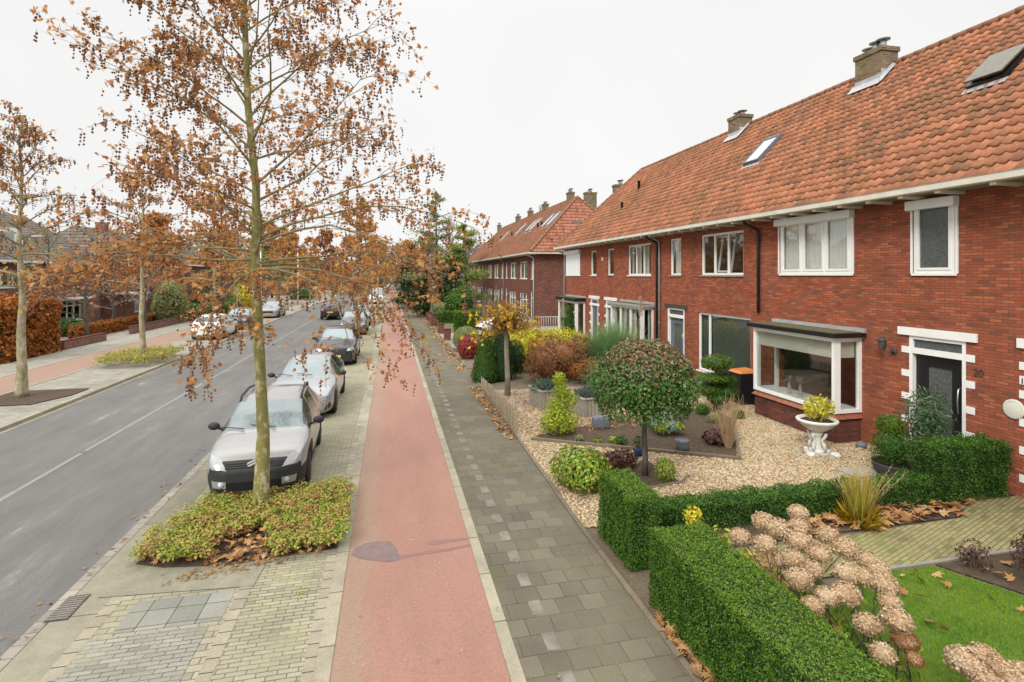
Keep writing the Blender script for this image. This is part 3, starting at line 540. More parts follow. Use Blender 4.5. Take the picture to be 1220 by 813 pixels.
def ridge(h, name, p, q, r=.11, step=.36, mat='ridge'):
    p, q = np.array(p, float), np.array(q, float); n = max(1, int(np.linalg.norm(q-p)/step)); b = MB(); rr = random.Random(int(p[1]*7))
    for i in range(n):
        a, c = p+(q-p)*i/n, p+(q-p)*(i+1.06)/n; j = rr.uniform(-.008, .008); b.tube([a+(0, 0, j-.02), c+(0, 0, j)], [r*1.08, r*.95], 8, sm=True)
    return build(name, b, mat, h)
def chimney(h, x, y, zb, zt, wx=.62, wy=.95, mat='brick_chim', cowls=2, flash=True):
    b = MB(); b.box(x-wx/2, x+wx/2, y-wy/2, y+wy/2, zb, zt-.14).box(x-wx/2-.04, x+wx/2+.04, y-wy/2-.04, y+wy/2+.04, zt-.14, zt); c = build('chimney', b, mat, h)
    b = MB(); rr = random.Random(int(y*9))
    for i in range(cowls):
        cy = y+(-.5+(i+.5)/cowls)*wy*.8; k = rr.choice([0, 1]); hgt = .16 if k else .26
        b.lathe([(.10, 0), (.09, hgt), (.075, hgt)], (x, cy, zt), 12); b.lathe([(.19, hgt+.02), (.2, hgt+.04), (.05, hgt+.10)], (x, cy, zt), 14)
    build('chimney_cowl', b, 'zinc', c)
    if flash:
        b = MB(); b.quad((x-wx/2-.2, y-wy/2-.14, zb+.72-.18), (x-wx/2-.2, y+wy/2+.14, zb+.72-.18), (x-wx/2-.01, y+wy/2+.02, zb+1.12), (x-wx/2-.01, y-wy/2-.02, zb+1.12)) if False else None
        s0 = x-wx/2; ez = lambda xx: 5.89+(xx-10.45)
        b.box(s0-.012, x+.05, y-wy/2-.012, y-wy/2-.004, ez(s0)-.25, ez(s0)+.30); b.box(s0-.014, s0-.004, y-wy/2, y+wy/2, ez(s0)-.1, ez(s0)+.16)
        b.add([(s0-.22, y-wy/2-.1, ez(s0-.22)+.03), (s0-.22, y+wy/2+.1, ez(s0-.22)+.03), (s0, y+wy/2+.1, ez(s0)+.06), (s0, y-wy/2-.1, ez(s0)+.06)], [(0, 1, 2, 3)])
        b.add([(s0-.22, y-wy/2-.16, ez(s0-.22)+.05), (s0-.05, y-wy/2, ez(s0-.05)+.1), (x+.1, y-wy/2, ez(x+.1)+.1), (x+.05, y-wy/2-.16, ez(x+.05)+.05)], [(0, 1, 2, 3)]); b.open = True
        build('flashing', b, 'lead', c)
    return c
EZ, EX, RX, RZ = 5.78, 10.45, 15.2, 10.53
UP = np.array([1, 0, 1])/sqrt(2); SL = (RX-EX)*sqrt(2)
def rowroof(h, y0, y1, hip=False, hipnear=False, mat='tile', mathip='tile_hip', inset=2.7, seed=0):
    ya = y0; yb = y1
    f1 = (lambda s: yb-(inset)*s/SL) if hip else (lambda s: yb)
    f0 = (lambda s: ya+(inset)*s/SL) if hipnear else (lambda s: ya)
    ya, yb = round(ya/.215)*.215, round(yb/.215)*.215
    tiles(h, 'roof', (EX, 0, EZ), (0, 1, 0), UP, SL-.1, f0, f1, mat, seed=seed)
    b = MB(); w2 = RX+RX-EX
    n0 = ya+(inset if hipnear else 0); n1 = yb-(inset if hip else 0)
    b.quad((EX+.05, ya, EZ-.02), (EX+.05, yb, EZ-.02), (RX, n1, RZ-.03), (RX, n0, RZ-.03)); b.quad((RX, n0, RZ-.03), (RX, n1, RZ-.03), (w2, yb, EZ), (w2, ya, EZ))
    if hip: b.quad((EX+.05, yb, EZ-.03), (RX, n1, RZ-.03), (w2, yb, EZ-.03))
    if hipnear: b.quad((EX+.05, ya, EZ-.03), (RX, n0, RZ-.03), (w2, ya, EZ-.03))
    b.open = True; build('roof_deck', b, 'greywood', h)
    if hipnear:
        L2 = sqrt(inset**2+(RZ-EZ)**2); up = np.array([0, inset, RZ-EZ])/L2
        tiles(h, 'roof_hip', (0, ya, EZ), (1, 0, 0), up, L2-.1, lambda s: EX+(RX-EX)*s/L2, lambda s: w2-(RX-EX)*s/L2, mathip, seed=seed+5)
        ridge(h, 'hip_ridge', (EX, ya, EZ+.07), (RX, n0, RZ+.03), mat='ridge'); ridge(h, 'hip_ridge', (w2, ya, EZ+.07), (RX, n0, RZ+.03))
    if hip: ridge(h, 'hip_ridge', (EX, yb, EZ+.07), (RX, n1, RZ+.03))
    ridge(h, 'ridge', (RX, n0, RZ+.02), (RX, n1, RZ+.02))
    b = MB(); b.box(EX-.13, EX+.02, ya, yb, EZ-.13, EZ-.02).box(EX-.15, EX-.13, ya, yb, EZ-.12, EZ+.0); build('gutter', b, 'cream', h, bevel=.012)
    b = MB().box(EX-.155, EX-.135, ya, yb, EZ+.0, EZ+.012); build('gutter_rim', b, 'zinc', h)
    b = MB().box(EX+.02, 11.0, ya, yb, EZ-.12, EZ-.1); build('soffit', b, 'greywood', h)
    y = ya+.35
    while y < yb-.2: b = MB().box(EX-.08, 10.998, y, y+.11, EZ-.185, EZ-.125); build('eave_bracket', b, 'cream', h); y += .78
def quoins(h, u0, u1, zs, hh=.14, out=.012, X=11.0, side=.17):
    for z in zs:
        for a, c in ((u0-side, u0), (u1, u1+side)):
            build('quoin', MB(mX(X)).box(a, c, -out, .05, z-hh/2, z+hh/2), 'white', h)
def shutbox(h, u0, u1, z0, z1):
    b = MB(mX(11.0)).box(u0, u1, -.17, .0, z0, z1); build('shutter_box', b, 'shutter', h, bevel=.015); build('shutter_rail', MB(mX(11.0)).box(u0+.02, u0+.06, -.03, .0, 4.03, z0), 'shutter', h); build('shutter_rail', MB(mX(11.0)).box(u1-.06, u1-.02, -.03, 0, 4.03, z0), 'shutter', h)
def door(h, u0, u1, zt=2.7, tz=2.38, hinge=1, mat='black', handle=True, frame='white'):
    mp = mX(11.0); b = MB(mp); f = .075
    b.box(u0, u0+f, .0, .1, .1, zt).box(u1-f, u1, .0, .1, .1, zt).box(u0+f, u1-f, .0, .1, zt-f, zt).box(u0+f, u1-f, -.01, .1, tz-.06, tz+.06); fr = build('door_frame', b, frame, h)
    build('fanlight', MB(mp).box(u0+f, u1-f, .05, .056, tz+.06, zt-f), 'obscure', fr)
    g0, g1 = u0+f, u1-f; w_ = g1-g0; b = MB(mp); a, c = g0+w_*.26, g1-w_*.26
    b.box(g0, a, .1, .14, .12, tz-.06).box(c, g1, .1, .14, .12, tz-.06).box(a, c, .1, .14, .12, .42).box(a, c, .1, .14, tz-.28, tz-.06).box(a-.06, c+.06, .085, .1, tz-.3, tz-.27); dd = build('door', b, mat, h)
    build('door_glass', MB(mp).box(a, c, .115, .125, .42, tz-.28), 'obscure', dd)
    if handle:
        hx = g0+w_*.1; b = MB(mp); b.tube([(hx, .1, 1.75), (hx, .04, 1.7), (hx-.0, .02, 1.5), (hx, .03, 1.25), (hx, .1, 1.2)], .014, 6); build('door_handle', b, 'steel', dd)
def pipe(name, label, x, y, z0, z1, mat, r=.045, group=None):
    e = empty(name, (x, y, z0), label, 'downpipe', group); b = MB(); b.tube([(EX-.05, y, z1+.35), (EX, y, z1+.22), (x-.02, y, z1+.02), (x, y, z1-.15), (x, y, z0)], r, 10); build('pipe', b, mat, e)
    b = MB()
    for z in np.arange(z0+.4, z1, 1.3): b.lathe([(r*1.3, 0), (r*1.3, .035)], (x, y, z), 10)
    build('bracket', b, mat, e); return e
def bay(h, X, u0, u1, zb, zt, mull=(), cur='half', base='brick_base', tz=(), roofz=.13, over=.13, frame='white', side=True, roofmat='black'):
    y0, y1 = u0, u1
    b = MB().box(X+.03, 11.0, y0+.03, y1-.03, -.02, zb-.12); build('bay_base', b, base, h)
    b = MB(); b.add([(X-.04, y0-.04, zb-.13), (11, y0-.04, zb-.13), (11, y1+.04, zb-.13), (X-.04, y1+.04, zb-.13), (X+.07, y0+.07, zb), (11, y0+.07, zb), (11, y1-.07, zb), (X+.07, y1-.07, zb)], [(0,3,2,1),(4,5,6,7),(0,1,5,4),(1,2,6,5),(2,3,7,6),(3,0,4,7)]); build('bay_sill', b, 'sill_tile', h)
    win(h, mX(X), y0, y1, zb, zt, mull, tz, d=.0, fw=.085, cur=cur, sill=False, name='bay_window', fd=.09)
    win(h, mY(y0), X+.09, 11.0, zb, zt, (), tz, d=.0, fw=.085, cur=cur, sill=False, name='bay_side_window', fd=.09)
    win(h, lambda u, d, z: (u, y1-d, z), X+.09, 11.0, zb, zt, (), tz, d=.0, fw=.085, cur=None, sill=False, name='bay_side_window', fd=.09)
    b = MB().box(X-over, 11.0, y0-over, y1+over, zt+.02, zt+roofz); r = build('bay_roof', b, roofmat, h, bevel=.01)
    b = MB().box(X-over+.05, 10.99, y0-over+.05, y1+over-.05, zt-.0, zt+.02); build('bay_fascia', b, frame, r)
    b = MB().box(X-over+.05, 10.93, y0-over+.05, y1+over-.05, zt+roofz, zt+roofz+.012); build('roof_felt', b, 'mossfelt', r)
    b = MB().box(10.93, 10.995, y0-over, y1+over, zt+roofz, zt+roofz+.10); build('flashing', b, 'lead', r); return r
HN = {}
def rowhouse(label, y0, y1, holes, seed, hip=False):
    h = empty('brick_house', (11, (y0+y1)/2, 0), label, 'house', 'houses of the near brick row'); HN[seed] = h
    wall(h, 'wall', mX(11.0), y0, y1, -.1, EZ-.1, holes, 'brick'); rowroof(h, y0, y1+(0.12 if hip else 0), hip, seed=seed)
    room(h, mX(11.0), y0+.1, y1-.1, .1, 2.75); room(h, mX(11.0), y0+.1, y1-.1, 3.1, 5.6)
    b = MB(); b.quad((11.2, y0, 0), (19.4, y0, 0), (19.4, y0, 5.7), (11.2, y0, 5.7)); b.quad((19.4, y0, 0), (19.4, y1, 0), (19.4, y1, 5.7), (19.4, y0, 5.7)); b.open = True; build('rear_wall', b, 'brick', h)
    return h
mp = mX(11.0)
# the house with the large bay and black door
h = rowhouse('nearest fully visible brick house with a large white bay window and a black front door', 7.95, 14.3, [(8.3, 9.48, .1, 2.7), (8.5, 9.35, 4.04, 5.5), (10.95, 13.4, 4.04, 5.5), (10.75, 13.45, .7, 2.45)], 1)
door(h, 8.3, 9.48, hinge=0); build('lintel', MB(mp).box(8.08, 9.72, -.045, .02, 2.7, 2.87), 'white', h); quoins(h, 8.3, 9.48, (2.38, 1.87, 1.37, .87, .37))
win(h, mp, 8.5, 9.35, 4.04, 5.5, glass='obscure', inner=.05, d=-.025); shutbox(h, 8.42, 9.45, 5.38, 5.58)
win(h, mp, 10.95, 13.4, 4.04, 5.5, (.34, .66), cur='net', inner=.06, d=-.025, curoff=.03); shutbox(h, 10.88, 13.52, 5.4, 5.6)
bay(h, 10.22, 10.68, 13.58, .72, 2.5, (), 'half')
build('doorstep', MB().box(10.6, 11.0, 8.25, 9.53, 0, .1), 'concrete', h)
# things on the window board and in the room
def vase(y, x, z, label):
    e = empty('table_lamp', (x, y, z), label, 'lamp'); build('base', MB().lathe([(.05, 0), (.055, .02), (.02, .06), (.045, .16), (.05, .22), (.02, .32), (.025, .36)], (x, y, z), 14), 'steel', e); build('lamp_shade', MB().lathe([(.11, .36), (.12, .37), (.10, .52), (.09, .52)], (x, y, z), 16), 'pot', e)
build('window_board', MB().box(10.35, 11.1, 10.78, 13.45, .74, .77), 'white', h)
vase(12.2, 10.6, .77, 'silver table lamp on the window board inside the large bay, nearer the room corner'); vase(12.6, 10.6, .77, 'silver table lamp on the window board inside the large bay, further along the street')
e = empty('sofa', (12.6, 11.2, .1), 'beige sofa seen through the bay side window', 'sofa'); build('seat', MB().box(12.2, 13.0, 10.5, 12.1, .3, .55), 'furn', e, bevel=.05); build('backrest', MB().box(12.85, 13.1, 10.5, 12.1, .5, 1.0), 'furn', e, bevel=.05); build('leg', MB().box(12.25, 12.95, 10.55, 12.05, .1, .3), 'pot', e)
# lamp, digits, plaque
def text(name, s, y, z, size, mat, parent, X=10.985, d=.004):
    cu = bpy.data.curves.new(name, 'FONT'); cu.body = s; cu.size = size; cu.extrude = d; cu.align_x = 'CENTER'; o = bpy.data.objects.new(name, cu); SC.collection.objects.link(o)
    bpy.context.view_layer.update(); me = bpy.data.meshes.new_from_object(o.evaluated_get(bpy.context.evaluated_depsgraph_get())); bpy.data.objects.remove(o)
    me.name = name; me.materials.clear(); me.materials.append(M[mat]); a = np.zeros(len(me.vertices)*3, np.float32); me.vertices.foreach_get('co', a); a = a.reshape(-1, 3); ox, oy, oz = OFF[parent.name] if parent else (0, 0, 0)
    # reads left to right seen from the street: text x runs towards smaller y
    V = np.c_[X-a[:, 2]-ox, y-a[:, 0]-oy, z+a[:, 1]-oz]; me.vertices.foreach_set('co', V.astype(np.float32).ravel()); me.update(); return put(name, me, parent)
e = empty('house_number', (10.98, 8.12, 2.1), 'dark metal house number 20 on the brick beside the black door', 'house number'); text('digits', '20', 8.06, 2.06, .2, 'iron', e)
e = empty('house_number_plate', (10.98, 7.3, 2.1), 'white house number plate reading 18 at the right edge of the picture', 'house number'); build('plate', MB(mp).box(7.2, 7.37, -.02, -.002, 2.05, 2.2), 'white', e); text('digits', '18', 7.285, 2.065, .15, 'black', e, X=10.976)
e = empty('wall_plaque', (10.97, 7.46, 1.58), 'round cream plaque on the brick wall below the number plate', 'plaque'); b = MB(); b.lathe([(.165, -.03), (.175, -.025), (.175, 0)], (10.998, 7.46, 1.58), 32, 'x'); build('disc', b, 'plaque', e)
b = MB().lathe([(.15, -.0335), (.14, -.0335)], (10.998, 7.46, 1.58), 32, 'x'); b.f = b.f[:-2]; b.sm = b.sm[:-2]; b.open = True; build('ring', b, 'cream', e)
e = empty('wall_lantern', (10.95, 9.95, 2.35), 'black lantern fixed to the brick wall left of the black door', 'lantern')
build('wall_bracket', MB().lathe([(.07, -.03), (.07, 0)], (10.998, 9.83, 2.3), 14, 'x').tube([(10.98, 9.83, 2.3), (10.85, 9.85, 2.27), (10.8, 9.92, 2.33)], .016, 6), 'iron', e); build('lantern_body', MB().lathe([(.03, 0), (.075, .02), (.085, .18), (.10, .2), (.05, .27), (.015, .3)], (10.8, 9.95, 2.33), 6, sm=False), 'iron', e); build('glass', MB().lathe([(.07, .03), (.078, .17)], (10.8, 9.95, 2.33), 6), 'glass', e)
# roof lights, vents, chimneys
def roofpos(x, dn=0.): return (x-dn/sqrt(2), EZ+(x-EX)+dn/sqrt(2))
def skylight(name, label, x, y, w_, l, glass='roofglass', frame='slate', parent=None, tilt=0., up=.17):
    e = empty(name, (x, y, EZ+x-EX), label, 'roof window') if label else None
    p = e or parent
    def P_(u, s, n): xx = x+(s-n)/sqrt(2); zz = EZ+(x-EX)+(s+n)/sqrt(2); return (xx, y+u, zz)
    b = MB(lambda u, s, n: P_(u, s, n)); f = .07
    b.box(-w_/2, -w_/2+f, 0, l, -.03, up).box(w_/2-f, w_/2, 0, l, -.03, up).box(-w_/2+f, w_/2-f, 0, f, -.03, up).box(-w_/2+f, w_/2-f, l-f*1.6, l, -.03, up+.015); fr = build('frame' if label else 'roof_window', b, frame, p)
    b = MB(lambda u, s, n: P_(u, s, n+(l-s)*tilt)); b.box(-w_/2+f, w_/2-f, f, l-f*1.6, up-.03, up-.02) if not tilt else b.box(-w_/2+.01, w_/2-.01, 0, l, up+.01, up+.05)
    build('pane', b, glass, fr)
    b = MB(lambda u, s, n: P_(u, s, n)).box(-w_/2-.05, w_/2+.05, -.16, 0, .045, .06); build('flashing', b, 'lead', fr); return fr
skylight('roof_window', None, 12.6, 16.8, .78, 1.2, parent=None) if False else None
def roofvent(p, x, y, hgt=.4, r=.07):
    z = EZ+x-EX; build('roof_vent', MB().lathe([(r, -.1), (r, hgt), (r*1.4, hgt), (r*1.4, hgt+.08), (r*.6, hgt+.12)], (x, y, z), 12), 'blackpipe', p)
# right-hand neighbour (mostly outside the picture)
h18 = rowhouse('brick house at the right edge with a dark propped-open roof window', 1.6, 7.95, [(6.2, 7.38-.17, .1, 2.7), (2.5, 5.0, 4.04, 5.5), (6.3, 7.1, 4.04, 5.5), (2.3, 5.1, .7, 2.45)], 0)
door(h18, 6.2, 7.21); build('lintel', MB(mp).box(6.0, 7.4, -.045, .02, 2.7, 2.87), 'white', h18); quoins(h18, 6.2, 7.21, (2.38, 1.87, 1.37, .87, .37)); win(h18, mp, 6.3, 7.1, 4.04, 5.5, glass='obscure'); win(h18, mp, 2.5, 5.0, 4.04, 5.5, (.34, .66), cur='net'); bay(h18, 10.3, 2.2, 5.15, .72, 2.5, ())
h20 = h
skylight('roof_window', None, 12.86, 9.25, .8, 1.05, 'mossglass', 'black', parent=h20, tilt=.07, up=.13)
chimney(h20, 14.85, 13.9, 9.3, 10.98, cowls=3)
# third house: blinds
h = rowhouse('brick house with a wide window behind dark venetian blinds downstairs', 14.3, 20.62, [(14.75, 17.7, .55, 2.65), (18.63, 19.9, .1, 2.7), (15.1, 17.5, 4.0, 5.45), (18.87, 19.71, 4.0, 5.45)], 2)
win(h, mp, 14.75, 17.7, .55, 2.65, (.78,), cur='blind', fw=.07); win(h, mp, 15.1, 17.5, 4.0, 5.45, (.36, .68), cur=None, sill='greywood', fw=.075); win(h, mp, 18.87, 19.71, 4.0, 5.45, cur='net', sill='greywood')
door(h, 18.63, 19.9, mat='slate'); build('lintel', MB(mp).box(18.45, 20.1, -.05, .02, 2.7, 2.84), 'iron', h)
b = MB(lambda u, d, z: (11.06+d-(z-4.1)*.14, u, z)).box(16.0, 16.7, 0, .04, 4.12, 5.36).box(0, 0, 0, 0, 0, 0); b = MB(lambda u, d, z: (11.14+d+(z-4.1)*.16, u, z)); b.box(15.95, 16.01, 0, .05, 4.1, 5.36).box(16.66, 16.72, 0, .05, 4.1, 5.36).box(16.01, 16.66, 0, .05, 4.1, 4.16).box(16.01, 16.66, 0, .05, 5.3, 5.36); build('tilted_casement', b, 'white', h)
skylight('roof_window', None, 12.6, 16.8, .82, 1.35, parent=h); chimney(h, 14.95, 20.75, 9.4, 10.95, wy=.8, cowls=2)
# fourth house: bay behind the pampas grass
h = rowhouse('brick house behind the tall pampas grass with a pale bay window', 20.62, 26.9, [(21.2, 23.9, .7, 2.6), (21.35, 23.65, 4.0, 5.4), (25.3, 26.1, 4.0, 5.35), (25.1, 26.3, .1, 2.7)], 3)
bay(h, 10.4, 21.1, 24.3, .72, 2.6, (.33, .66), 'drapes', roofmat='concrete'); win(h, mp, 21.35, 23.65, 4.0, 5.4, (.33, .66), cur='drapes'); win(h, mp, 25.3, 26.1, 4.0, 5.35, cur=None, sill='greywood'); door(h, 25.1, 26.3, mat='slate'); quoins(h, 25.1, 26.3, (2.38, 1.87, 1.37, .87)); build('lintel', MB(mp).box(24.9, 26.5, -.045, .02, 2.7, 2.86), 'white', h)
# fifth house: roller shutter, end of the row
h = rowhouse('end brick house of the near row with a closed white roller shutter upstairs', 26.9, 33.1, [(27.4, 28.5, .1, 2.7), (27.65, 28.5, 4.0, 5.35), (29.6, 32.5, .7, 2.5), (30.2, 32.8, 4.0, 5.4)], 4, hip=True)
door(h, 27.4, 28.5, mat='slate'); quoins(h, 27.4, 28.5, (2.38, 1.87, 1.37, .87)); build('lintel', MB(mp).box(27.2, 28.7, -.045, .02, 2.7, 2.86), 'white', h); win(h, mp, 27.65, 28.5, 4.0, 5.35, cur=None); bay(h, 10.4, 29.4, 32.6, .5, 2.45, (), None, roofz=.22)
win(h, mp, 30.2, 32.8, 4.0, 5.4, sill=True); build('roller_shutter', MB(mp).box(30.2, 32.8, -.03, -.01, 3.98, 5.3), 'shutter', h); build('shutter_box', MB(mp).box(30.1, 32.9, -.18, 0, 5.3, 5.52), 'shutter', h, bevel=.012)
b = MB(); b.quad((11, 33.1, 0), (19.4, 33.1, 0), (19.4, 33.1, 5.7), (11, 33.1, 5.7)); b.open = True; build('gable_wall', b, 'brick', h)
roofvent(h, 13.4, 27.4); roofvent(h, 12.3, 27.2, .25, .06); chimney(h, 14.7, 32.75, 5.8, 9.9, wx=.9, wy=.5, flash=False)
build('alarm_box', MB(mp).box(26.65, 26.8, -.06, -.002, 4.75, 4.95), 'cream', HN[3])
pipe('downpipe', 'black downpipe between the bay window house and the venetian blind house', 10.93, 14.3, 2.85, 5.35, 'blackpipe'); pipe('downpipe', 'black downpipe beside the tilted small window, behind the pampas grass', 10.93, 20.7, .3, 5.35, 'blackpipe')
pipe('downpipe', 'thin grey downpipe right next to the black one by the pampas grass', 10.94, 20.5, .3, 5.4, 'greypipe', .035); pipe('downpipe', 'grey downpipe at the far end of the near brick row', 10.93, 32.98, .2, 5.35, 'greypipe')

# far block beyond the driveway
FW = [40.3, 46.2, 52.1, 58.0, 63.9, 69.8, 75.5]
for i in range(6):
    y0, y1 = FW[i], FW[i+1]; d = ['first brown brick house beyond the driveway, its side gable facing the camera', 'second house of the far brown row, counted from the driveway gable', 'third house of the far brown row, counted from the driveway gable', 'fourth house of the far brown row, counted from the driveway gable', 'fifth house of the far brown row, partly behind the bare shrubs', 'last house of the far brown row, beside the evergreens'][i]
    h = empty('brick_house', (11, (y0+y1)/2, 0), d, 'house', 'houses of the far brick row')
    m = i % 2; A = [(y0+.5, y0+1.3), (y0+2.6, y0+5.1)] if not m else [(y0+.6, y0+3.0), (y0+4.3, y0+5.1)]
    dr = (y0+.5, y0+1.5) if not m else (y0+4.2, y0+5.2); wn = (y0+2.3, y0+5.2) if not m else (y0+.6, y0+3.5)
    holes = [(a, c, 3.7, 5.15) for a, c in A]+[(*dr, .1, 2.7), (*wn, .6, 2.5)]
    wall(h, 'wall', mp, y0, y1, -.1, EZ-.1, holes, 'brick_far'); room(h, mp, y0+.1, y1-.1, .1, 5.6)
    for a, c in A: win(h, mp, a, c, 3.7, 5.15, (.5,) if c-a > 1.5 else (), cur='drapes' if c-a > 1.5 else None)
    win(h, mp, *wn, .6, 2.5, (.3, .7), (.7,), cur='drapes'); win(h, mp, *dr, .1, 2.7, (), (.8,), frame='white', glass='obscure', name='door', sill=False)
    rowroof(h, y0-(.45 if i == 0 else 0), y1, hipnear=(i == 0), hip=(i == 5), mat='tile_far', mathip='tile_pink', seed=20+i)
    if i == 0:
        b = MB(); b.quad((11, 40.3, -.1), (19.4, 40.3, -.1), (19.4, 40.3, 5.68), (11, 40.3, 5.68)); b.open = True; build('gable_wall', b, 'brick_far', h)
        build('hip_gutter', MB().box(EX, 19.9, 39.75, 39.9, 5.65, 5.77), 'cream', h)
        L2 = sqrt(2.7**2+(RZ-EZ)**2); b = MB().box(14.3, 15.1, 41.05, 41.12, 7.8, 8.3); build('roof_window', b, 'slate', h); build('roof_vent', MB().lathe([(.08, 0), (.08, .55), (.12, .6)], (12.3, 40.35, 6.2), 10), 'blackpipe', h)
        chimney(h, 17.0, 44.2, 9., 11.2, 1.0, .6, 'brick_chim', flash=False, cowls=3)
    if i in (0, 1, 2, 3, 5): chimney(h, 15.2, y1-.2 if i else 44.2, 9.8, 11.15, .5, .7, 'brick_chim', flash=False, cowls=3)
    for q in ([(12.7, 42.6), (12.7, 44.3), ], [(12.8, 48.6), (12.8, 50.2)], [(12.8, 54.5)], [(12.6, 61.5)], [], [])[i]: skylight('roof_window', None, q[0], q[1], .7, 1.6, 'roofglass', 'zinc', parent=h)
    roofvent(h, 12.9, y0+(4.9 if i != 1 else .3), .35, .07)
pipe('downpipe', 'white downpipe on the corner of the first far house, by the driveway', 10.93, 40.6, .2, 5.35, 'lamppost'); pipe('downpipe', 'grey downpipe part way along the far brown row', 10.93, 52.1, .2, 5.35, 'greypipe')

# left-hand houses across the road
def lefthouse(label, X, y0, y1, eave, ridgez, holes, depth=9., seed=0, gable=True, porch=None):
    h = empty('brick_house', (X, (y0+y1)/2, 0), label, 'house', 'houses across the road'); mp = mXn(X)
    wall(h, 'wall', mp, y0, y1, -.1, eave, holes, 'brick_left'); room(h, mp, y0+.1, y1-.1, .1, eave-.1)
    b = MB(); b.quad((X, y0, -.1), (X-depth, y0, -.1), (X-depth, y0, eave), (X, y0, eave)); b.open = True; build('side_wall', b, 'brick_left', h); b = MB(); b.quad((X, y1, -.1), (X-depth, y1, -.1), (X-depth, y1, eave), (X, y1, eave)); b.open = True; build('side_wall', b, 'brick_left', h)
    rise = ridgez-eave; run = depth/2+.5; Ls = sqrt(rise**2+run**2); up = np.array([-run, 0, rise])/Ls; ins = min(2.6, (y1-y0)/2-.2)
    tiles(h, 'roof', (X+.5, 0, eave+.05), (0, 1, 0), up, Ls-.1, lambda s: y0-.4+ins*s/Ls, lambda s: y1+.4-ins*s/Ls, 'tile_grey', tw=.3, tl=.36, seed=seed)
    L2 = sqrt(ins**2+rise**2); tiles(h, 'roof_hip', (0, y0-.4, eave+.05), (1, 0, 0), np.array([0, ins, rise])/L2, L2-.1, lambda s: X-depth-.5+run*s/L2, lambda s: X+.5-run*s/L2, 'tile_grey', tw=.3, tl=.36, seed=seed+1)
    b = MB(); xm = X-depth/2; xr = X-depth-.5; b.quad((X+.45, y0-.35, eave), (X+.45, y1+.35, eave), (xm, y1+.4-ins, ridgez-.05), (xm, y0-.4+ins, ridgez-.05)); b.quad((xr, y0-.35, eave), (xr, y1+.35, eave), (xm, y1+.4-ins, ridgez-.05), (xm, y0-.4+ins, ridgez-.05)); b.quad((X+.45, y0-.35, eave), (xr, y0-.35, eave), (xm, y0-.4+ins, ridgez-.05)); b.quad((X+.45, y1+.35, eave), (xr, y1+.35, eave), (xm, y1+.4-ins, ridgez-.05)); b.open = True; build('roof_deck', b, 'slate', h)
    build('gutter', MB().box(X+.42, X+.58, y0-.4, y1+.4, eave-.08, eave+.07), 'white', h)
    for a, c, z0, z1 in holes: win(h, mp, a, c, z0, z1, (.33, .66) if c-a > 1.4 else (), (.72,) if c-a > 1.4 and z0 < 2 else (), cur='drapes' if z0 > 2 else None)
    chimney(h, xm, (y0+y1)/2+ins*.2, ridgez-.6, ridgez+.75, .8, .8, 'brick_left', flash=False); return h
h = lefthouse('dark brick house across the road with a white bay window and grey hipped roof', -24, 33, 52.2, 4.9, 8.7, [(43.4, 46.9, 3.2, 4.3), (38, 41.5, 3.2, 4.3), (46.6, 49.3, .5, 2.1), (40, 43.5, .5, 2.1)], seed=40)
build('bay_hood', MB().box(-24, -23.3, 46.3, 49.6, 2.15, 2.3), 'white', h); build('dormer', MB().box(-27.5, -25.0, 38.5, 43.5, 5.6, 7.2), 'white', h); build('dormer_window', MB().box(-25.0, -24.97, 38.8, 43.2, 5.9, 6.9), 'glass', h)
h = lefthouse('dark brick house across the road with a white canopied porch', -23, 53.2, 66, 4.9, 8.4, [(55.0, 56.2, 3.3, 4.4), (58.2, 59.4, 3.3, 4.4), (56.0, 57.2, .6, 2.0), (60, 62.5, .5, 2.1)], seed=44)
build('porch_canopy', MB().box(-23, -21.4, 52.4, 55.2, 2.35, 2.5), 'white', h); build('porch_post', MB().box(-21.6, -21.45, 53.4, 53.55, 0, 2.35), 'white', h)
lefthouse('distant dark brick house across the road behind the bare trees', -24, 70, 84, 5.2, 9.2, [(73, 75, 3.3, 4.6), (78, 80, 3.3, 4.6), (73, 76, .5, 2.1)], seed=48)
lefthouse('furthest house at the end of the street on the left', -20, 110, 128, 5.2, 9.6, [(113, 116, 3.3, 4.6), (120, 123, 3.3, 4.6), (113, 116, .5, 2.1)], seed=52)

